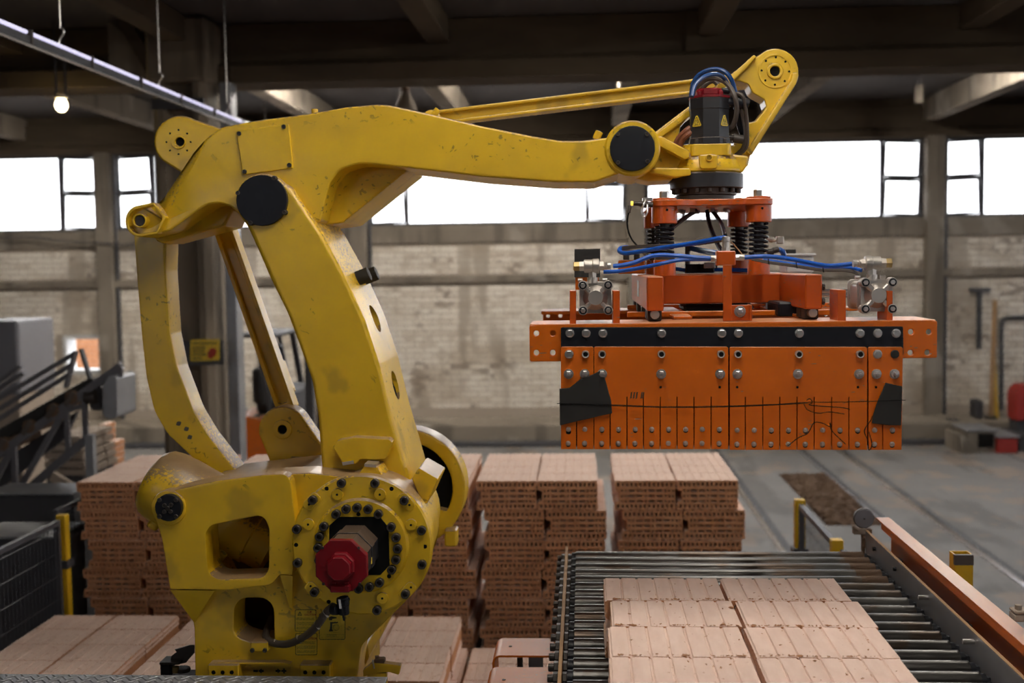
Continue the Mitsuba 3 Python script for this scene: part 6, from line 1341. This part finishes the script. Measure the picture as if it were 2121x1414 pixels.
put(kr2, 'arm', cbox(W(378, 722, 10.9), W(392, 716, 10.9) + [0, 0.02, 0]), 'frame_dark', False)

# ---------------------------------------------------------------- forklift behind the linkage
F = thing('forklift', 'dark forklift truck with an orange body parked behind the robot arm', 'forklift')
fy0 = 12.3
def fb(x0, y0_, x1, y1_, dy0, dy1, mat, name, b=0.03): return put(F, name, cbox(W(x0, y0_, fy0) + [0, dy0, 0], W(x1, y1_, fy0) + [0, dy1, 0], b), mat, False)
zg = W(500, 1052, fy0)[2]
xf0, xf1 = W(478, 900, fy0)[0], W(625, 900, fy0)[0]
put(F, 'body', slab(rpoly([(xf0, 0.32), (xf1 - 0.1, 0.32), (xf1 - 0.1, 0.75, 0.05), (xf0 + 0.45, 0.95, 0.1), (xf0, 1.05, 0.1)]), fy0, fy0 + 1.05, 0.05), 'orange')
put(F, 'counterweight', slab(rpoly([(xf0 - 0.12, 0.28, 0.1), (xf0 + 0.3, 0.28), (xf0 + 0.3, 1.0, 0.05), (xf0 - 0.08, 1.0, 0.15)]), fy0 + 0.04, fy0 + 1.01, 0.05), 'frame_dark')
put(F, 'dash', slab(rpoly([(xf1 - 0.42, 0.75), (xf1 - 0.1, 0.75), (xf1 - 0.12, 1.25, 0.05), (xf1 - 0.3, 1.3, 0.05)]), fy0 + 0.08, fy0 + 0.97, 0.03), 'frame_dark')
zrf = W(520, 700, fy0)[2]
for dy in (0.02, 0.97):
    put(F, 'guard_post', bar((xf0 + 0.08, fy0 + dy, 1.0), (xf0 + 0.12, fy0 + dy, zrf), 0.06, 0.06, (0, 1, 0)), 'frame_dark', False)
    put(F, 'guard_post', bar((xf1 - 0.16, fy0 + dy, 0.8), (xf1 - 0.32, fy0 + dy, zrf), 0.06, 0.06, (0, 1, 0)), 'frame_dark', False)
    put(F, 'guard_post', bar((xf0 + 0.45, fy0 + dy, 0.95), (xf0 + 0.30, fy0 + dy, zrf), 0.04, 0.04, (0, 1, 0)), 'frame_dark', False)
put(F, 'roof', cbox((xf0 + 0.08, fy0, zrf), (xf1 - 0.25, fy0 + 1.03, zrf + 0.05), 0.02), 'frame_dark', False)
put(F, 'seat', cat(cbox((xf0 + 0.2, fy0 + 0.3, 1.0), (xf0 + 0.5, fy0 + 0.75, 1.12), 0.03), cbox((xf0 + 0.16, fy0 + 0.3, 1.1), (xf0 + 0.27, fy0 + 0.75, 1.5), 0.03)), 'black_rubber', False)
put(F, 'steering_wheel', lathe([(0.12, -0.012), (0.14, 0.0), (0.12, 0.012), (0.11, 0.0)], (xf1 - 0.45, fy0 + 0.5, 1.28), (-0.5, 0, 0.85), 20), 'black_rubber')
for dy in (0.2, 0.72):
    x = W(622, 800, fy0)[0]; put(F, 'mast', cbox((x, fy0 + dy, 0.15), (x + 0.09, fy0 + dy + 0.12, zrf + 0.06), 0.01), 'frame_dark', False)
x = W(622, 800, fy0)[0]
put(F, 'mast_crossbar', cbox((x + 0.01, fy0 + 0.2, zrf - 0.1), (x + 0.08, fy0 + 0.84, zrf + 0.02), 0.01), 'frame_dark', False)
put(F, 'carriage', cbox((x + 0.095, fy0 + 0.1, 0.3), (x + 0.14, fy0 + 0.95, 0.75), 0.01), 'frame_dark', False)
for dy in (0.2, 0.75): put(F, 'fork', cbox((x + 0.14, fy0 + dy, 0.1), (x + 0.95, fy0 + dy + 0.1, 0.14), 0.005), 'dark_steel', False)
for xx, rr_ in ((xf0 + 0.15, 0.24), (xf1 - 0.22, 0.30)):
    for dy in (-0.03, 0.88):
        w_ = put(F, 'wheel', cyl((xx, fy0 + dy, rr_), (xx, fy0 + dy + 0.2, rr_), rr_, 28, 0.03), 'black_rubber'); put(w_, 'hub', cyl((xx, fy0 + dy - 0.01, rr_), (xx, fy0 + dy + 0.02, rr_), rr_ * 0.45, 18, 0.01), 'timber_pale')
put(F, 'lamp', cyl(W(574, 722, fy0 - 0.02), W(574, 722, fy0 - 0.02) + [0, 0.08, 0], 0.05, 16, 0.01), 'black_satin')
put(F, 'side_mark', slab(X2(rpoly([(497, 842, 3), (508, 838, 3), (514, 852, 3), (505, 854, 3)]), fy0 - 0.01), fy0 - 0.012, fy0 + 0.01), 'white_paint', False)

# ---------------------------------------------------------------- lamps hanging in view
k = thing('light_bulb', 'glowing bare bulb hanging under the cross beam at upper left', 'light bulb')
bp = W(127, 216, 10.75)
put(k, 'socket', cyl(bp + [0, 0, 0.05], bp + [0, 0, 0.085], 0.062, 20, 0.01), 'cast_alu')
key = put(k, 'globe', lathe([(0.002, -0.072), (0.025, -0.066), (0.048, -0.045), (0.058, -0.012), (0.052, 0.02), (0.035, 0.045), (0.03, 0.052)], bp, (0, 0, 1), 24), 'white_paint')
scene[key]['emitter'] = {'type': 'area', 'radiance': {'type': 'rgb', 'value': [2.6, 2.0, 0.95]}}
for s in (-1, 1): put(k, 'hanger', cyl(bp + [0.045 * s, 0, 0.08], (bp[0] + 0.045 * s, bp[1], ZR - 0.0), 0.012, 10), 'frame_dark')
def bell(px, py, Y, r, lab, mat='cast_alu'):
    k = thing('pendant_lamp', lab, 'lamp'); c = W(px, py, Y)
    put(k, 'shade', lathe([(r, -0.10), (r * 0.98, -0.06), (r * 0.75, 0.0), (r * 0.45, 0.06), (r * 0.38, 0.09), (r * 0.36, 0.10)], c, (0, 0, 1), 28), mat)
    put(k, 'housing', cyl(c + [0, 0, 0.10], c + [0, 0, 0.22], r * 0.38, 18, 0.01), 'rust'); put(k, 'cord', cyl(c + [0, 0, 0.21], (c[0], c[1], ZR), 0.012, 8), 'frame_dark')
bell(840, 210, 12.2, 0.115, 'grey bell-shaped pendant lamp behind the top of the upper arm', 'concrete')
bell(1447, 172, 13.0, 0.10, 'pale pendant lamp peeking out behind the blue hose loop', 'white_paint')
k = thing('hanging_canister', 'grey cylinder hanging from the roof above the right-hand wall pier', 'lamp')
c = W(1903, 192, 15.0); put(k, 'body', cyl(c + [0, 0, -0.13], c + [0, 0, 0.10], 0.055, 18, 0.015), 'concrete'); put(k, 'rod', cyl(c + [0, 0, 0.1], (c[0], c[1], ZR), 0.012, 8), 'frame_dark')
# ---------------------------------------------------------------- things along the back wall, right
kst2 = thing('leaning_pole', 'yellow wooden pole leaning upright against the back wall at far right', 'pole')
put(kst2, 'shaft', cyl(W(2052, 884, 16.95), W(2061, 622, 17.38), 0.033, 12), 'wood')
put(kst2, 'shaft', cyl(W(2066, 884, 16.95), W(2058, 740, 17.3), 0.028, 12), 'fence_yellow')
put(kst2, 'foot', cyl(np.array([W(2052, 884, 16.95)[0], 16.95, 0.301]), np.array([W(2052, 884, 16.95)[0], 16.95, 0.33]), 0.09, 14), 'black_rubber')
k = thing('wall_pipe', 'dark pipe running down the back wall beside the yellow pole', 'pipe')
put(k, 'run', tube([W(2140, 657, 17.44), W(2095, 658, 17.44), W(2078, 662, 17.44), W(2074, 680, 17.44), W(2074, 760, 17.44), W(2074, 850, 17.44)], 0.03, 8, 5), 'frame_dark')
for py in (700, 800): put(k, 'clip', cbox(W(2070, py + 3, 17.47), W(2079, py - 3, 17.47) + [0, 0.03, 0]), 'dark_steel', False)
k = thing('wall_bracket', 'dark hook bracket with a hanging strap on the back wall, right of the pier', 'bracket')
put(k, 'bar', cbox(W(2012, 605, 17.40), W(2052, 596, 17.40) + [0, 0.1, 0]), 'frame_dark', False); put(k, 'strap', cbox(W(2024, 722, 17.43), W(2034, 604, 17.43) + [0, 0.06, 0]), 'frame_dark', False)
k = thing('red_cabinet', 'red rounded cabinet cut off by the right picture edge', 'cabinet')
rc_ = [(2106, 872, 4), (2106, 815, 12), (2118, 798, 10), (2190, 798, 10), (2190, 872, 4)]
put(k, 'body', slab(X2(rpoly(rc_), 16.2), 16.2, 16.58, 0.03), 'sticker_red'); put(k, 'stand', cbox((W(2110, 872, 16.2)[0], 16.25, 0.0), (W(2185, 872, 16.2)[0], 16.55, W(2110, 871, 16.2)[2])), 'frame_dark', False)
def machine(x0, x1, yt, Y, d, lab, mat, top=None):
    p, q = W(x0, yt, Y), W(x1, yt, Y); k = thing('floor_machine', lab, 'machine')
    put(k, 'body', slab([(p[0], 0.0), (q[0], 0.0), (q[0], p[2] - 0.03), (p[0], p[2] - 0.03)], Y, Y + d, 0.01), mat, False); put(k, 'top', cbox((p[0] - 0.03, Y - 0.02, p[2] - 0.03), (q[0] + 0.03, Y + d, p[2]), 0.008), top or 'galvanised', False)
    return k, p, q
k, p, q = machine(2004, 2062, 889, 15.8, 0.6, 'grey machine frame with a dark opening on the floor at right', 'concrete')
put(k, 'opening', cbox((p[0] + 0.14, 15.78, 0.07), (q[0] - 0.03, 15.8, p[2] - 0.06)), 'matte_black', False)  # flat black panel stands for the shaded interior
machine(2068, 2108, 902, 15.7, 0.8, 'low red box beside the grey machine frame', 'sticker_red')
machine(2112, 2170, 900, 15.9, 0.8, 'dark low box at the right picture edge, beside the red box', 'frame_dark', 'frame_dark')
kk_ = thing('ramp', 'low grey concrete ramp left of the machine frame', 'ramp')
p, q = W(1962, 890, 16.3), W(1998, 912, 15.9); put(kk_, 'wedge', slab([(p[0], 0.0), (q[0] + 0.1, 0.0), (q[0] + 0.1, 0.05), (p[0] + 0.05, p[2]), (p[0], p[2])], 15.7, 16.4), 'concrete', False)
whole('black_crate', cbox(np.array([W(1964, 888, 16.7)[0], 16.7, 0.301]), W(1996, 878, 16.7) + [0, 0.3, 0.0], 0.02), 'frame_dark', 'black low crate on the plinth left of the yellow pole', 'crate', False)
whole('stool', cbox(np.array([W(2022, 860, 16.9)[0], 16.9, 0.301]), W(2038, 830, 16.9) + [0, 0.3, 0], 0.02), 'frame_dark', 'small dark box on the plinth just left of the yellow pole', 'box', False)
# sagging cable along the left wall
whole('wall_cable', tube([W(-30, 495, 17.3), W(60, 491, 17.3), W(140, 500, 17.3), W(205, 503, 17.3), W(280, 505, 17.3), W(400, 482, 17.3)], 0.012, 6), 'frame_dark', 'thin sagging cable under the left windows', 'cable')
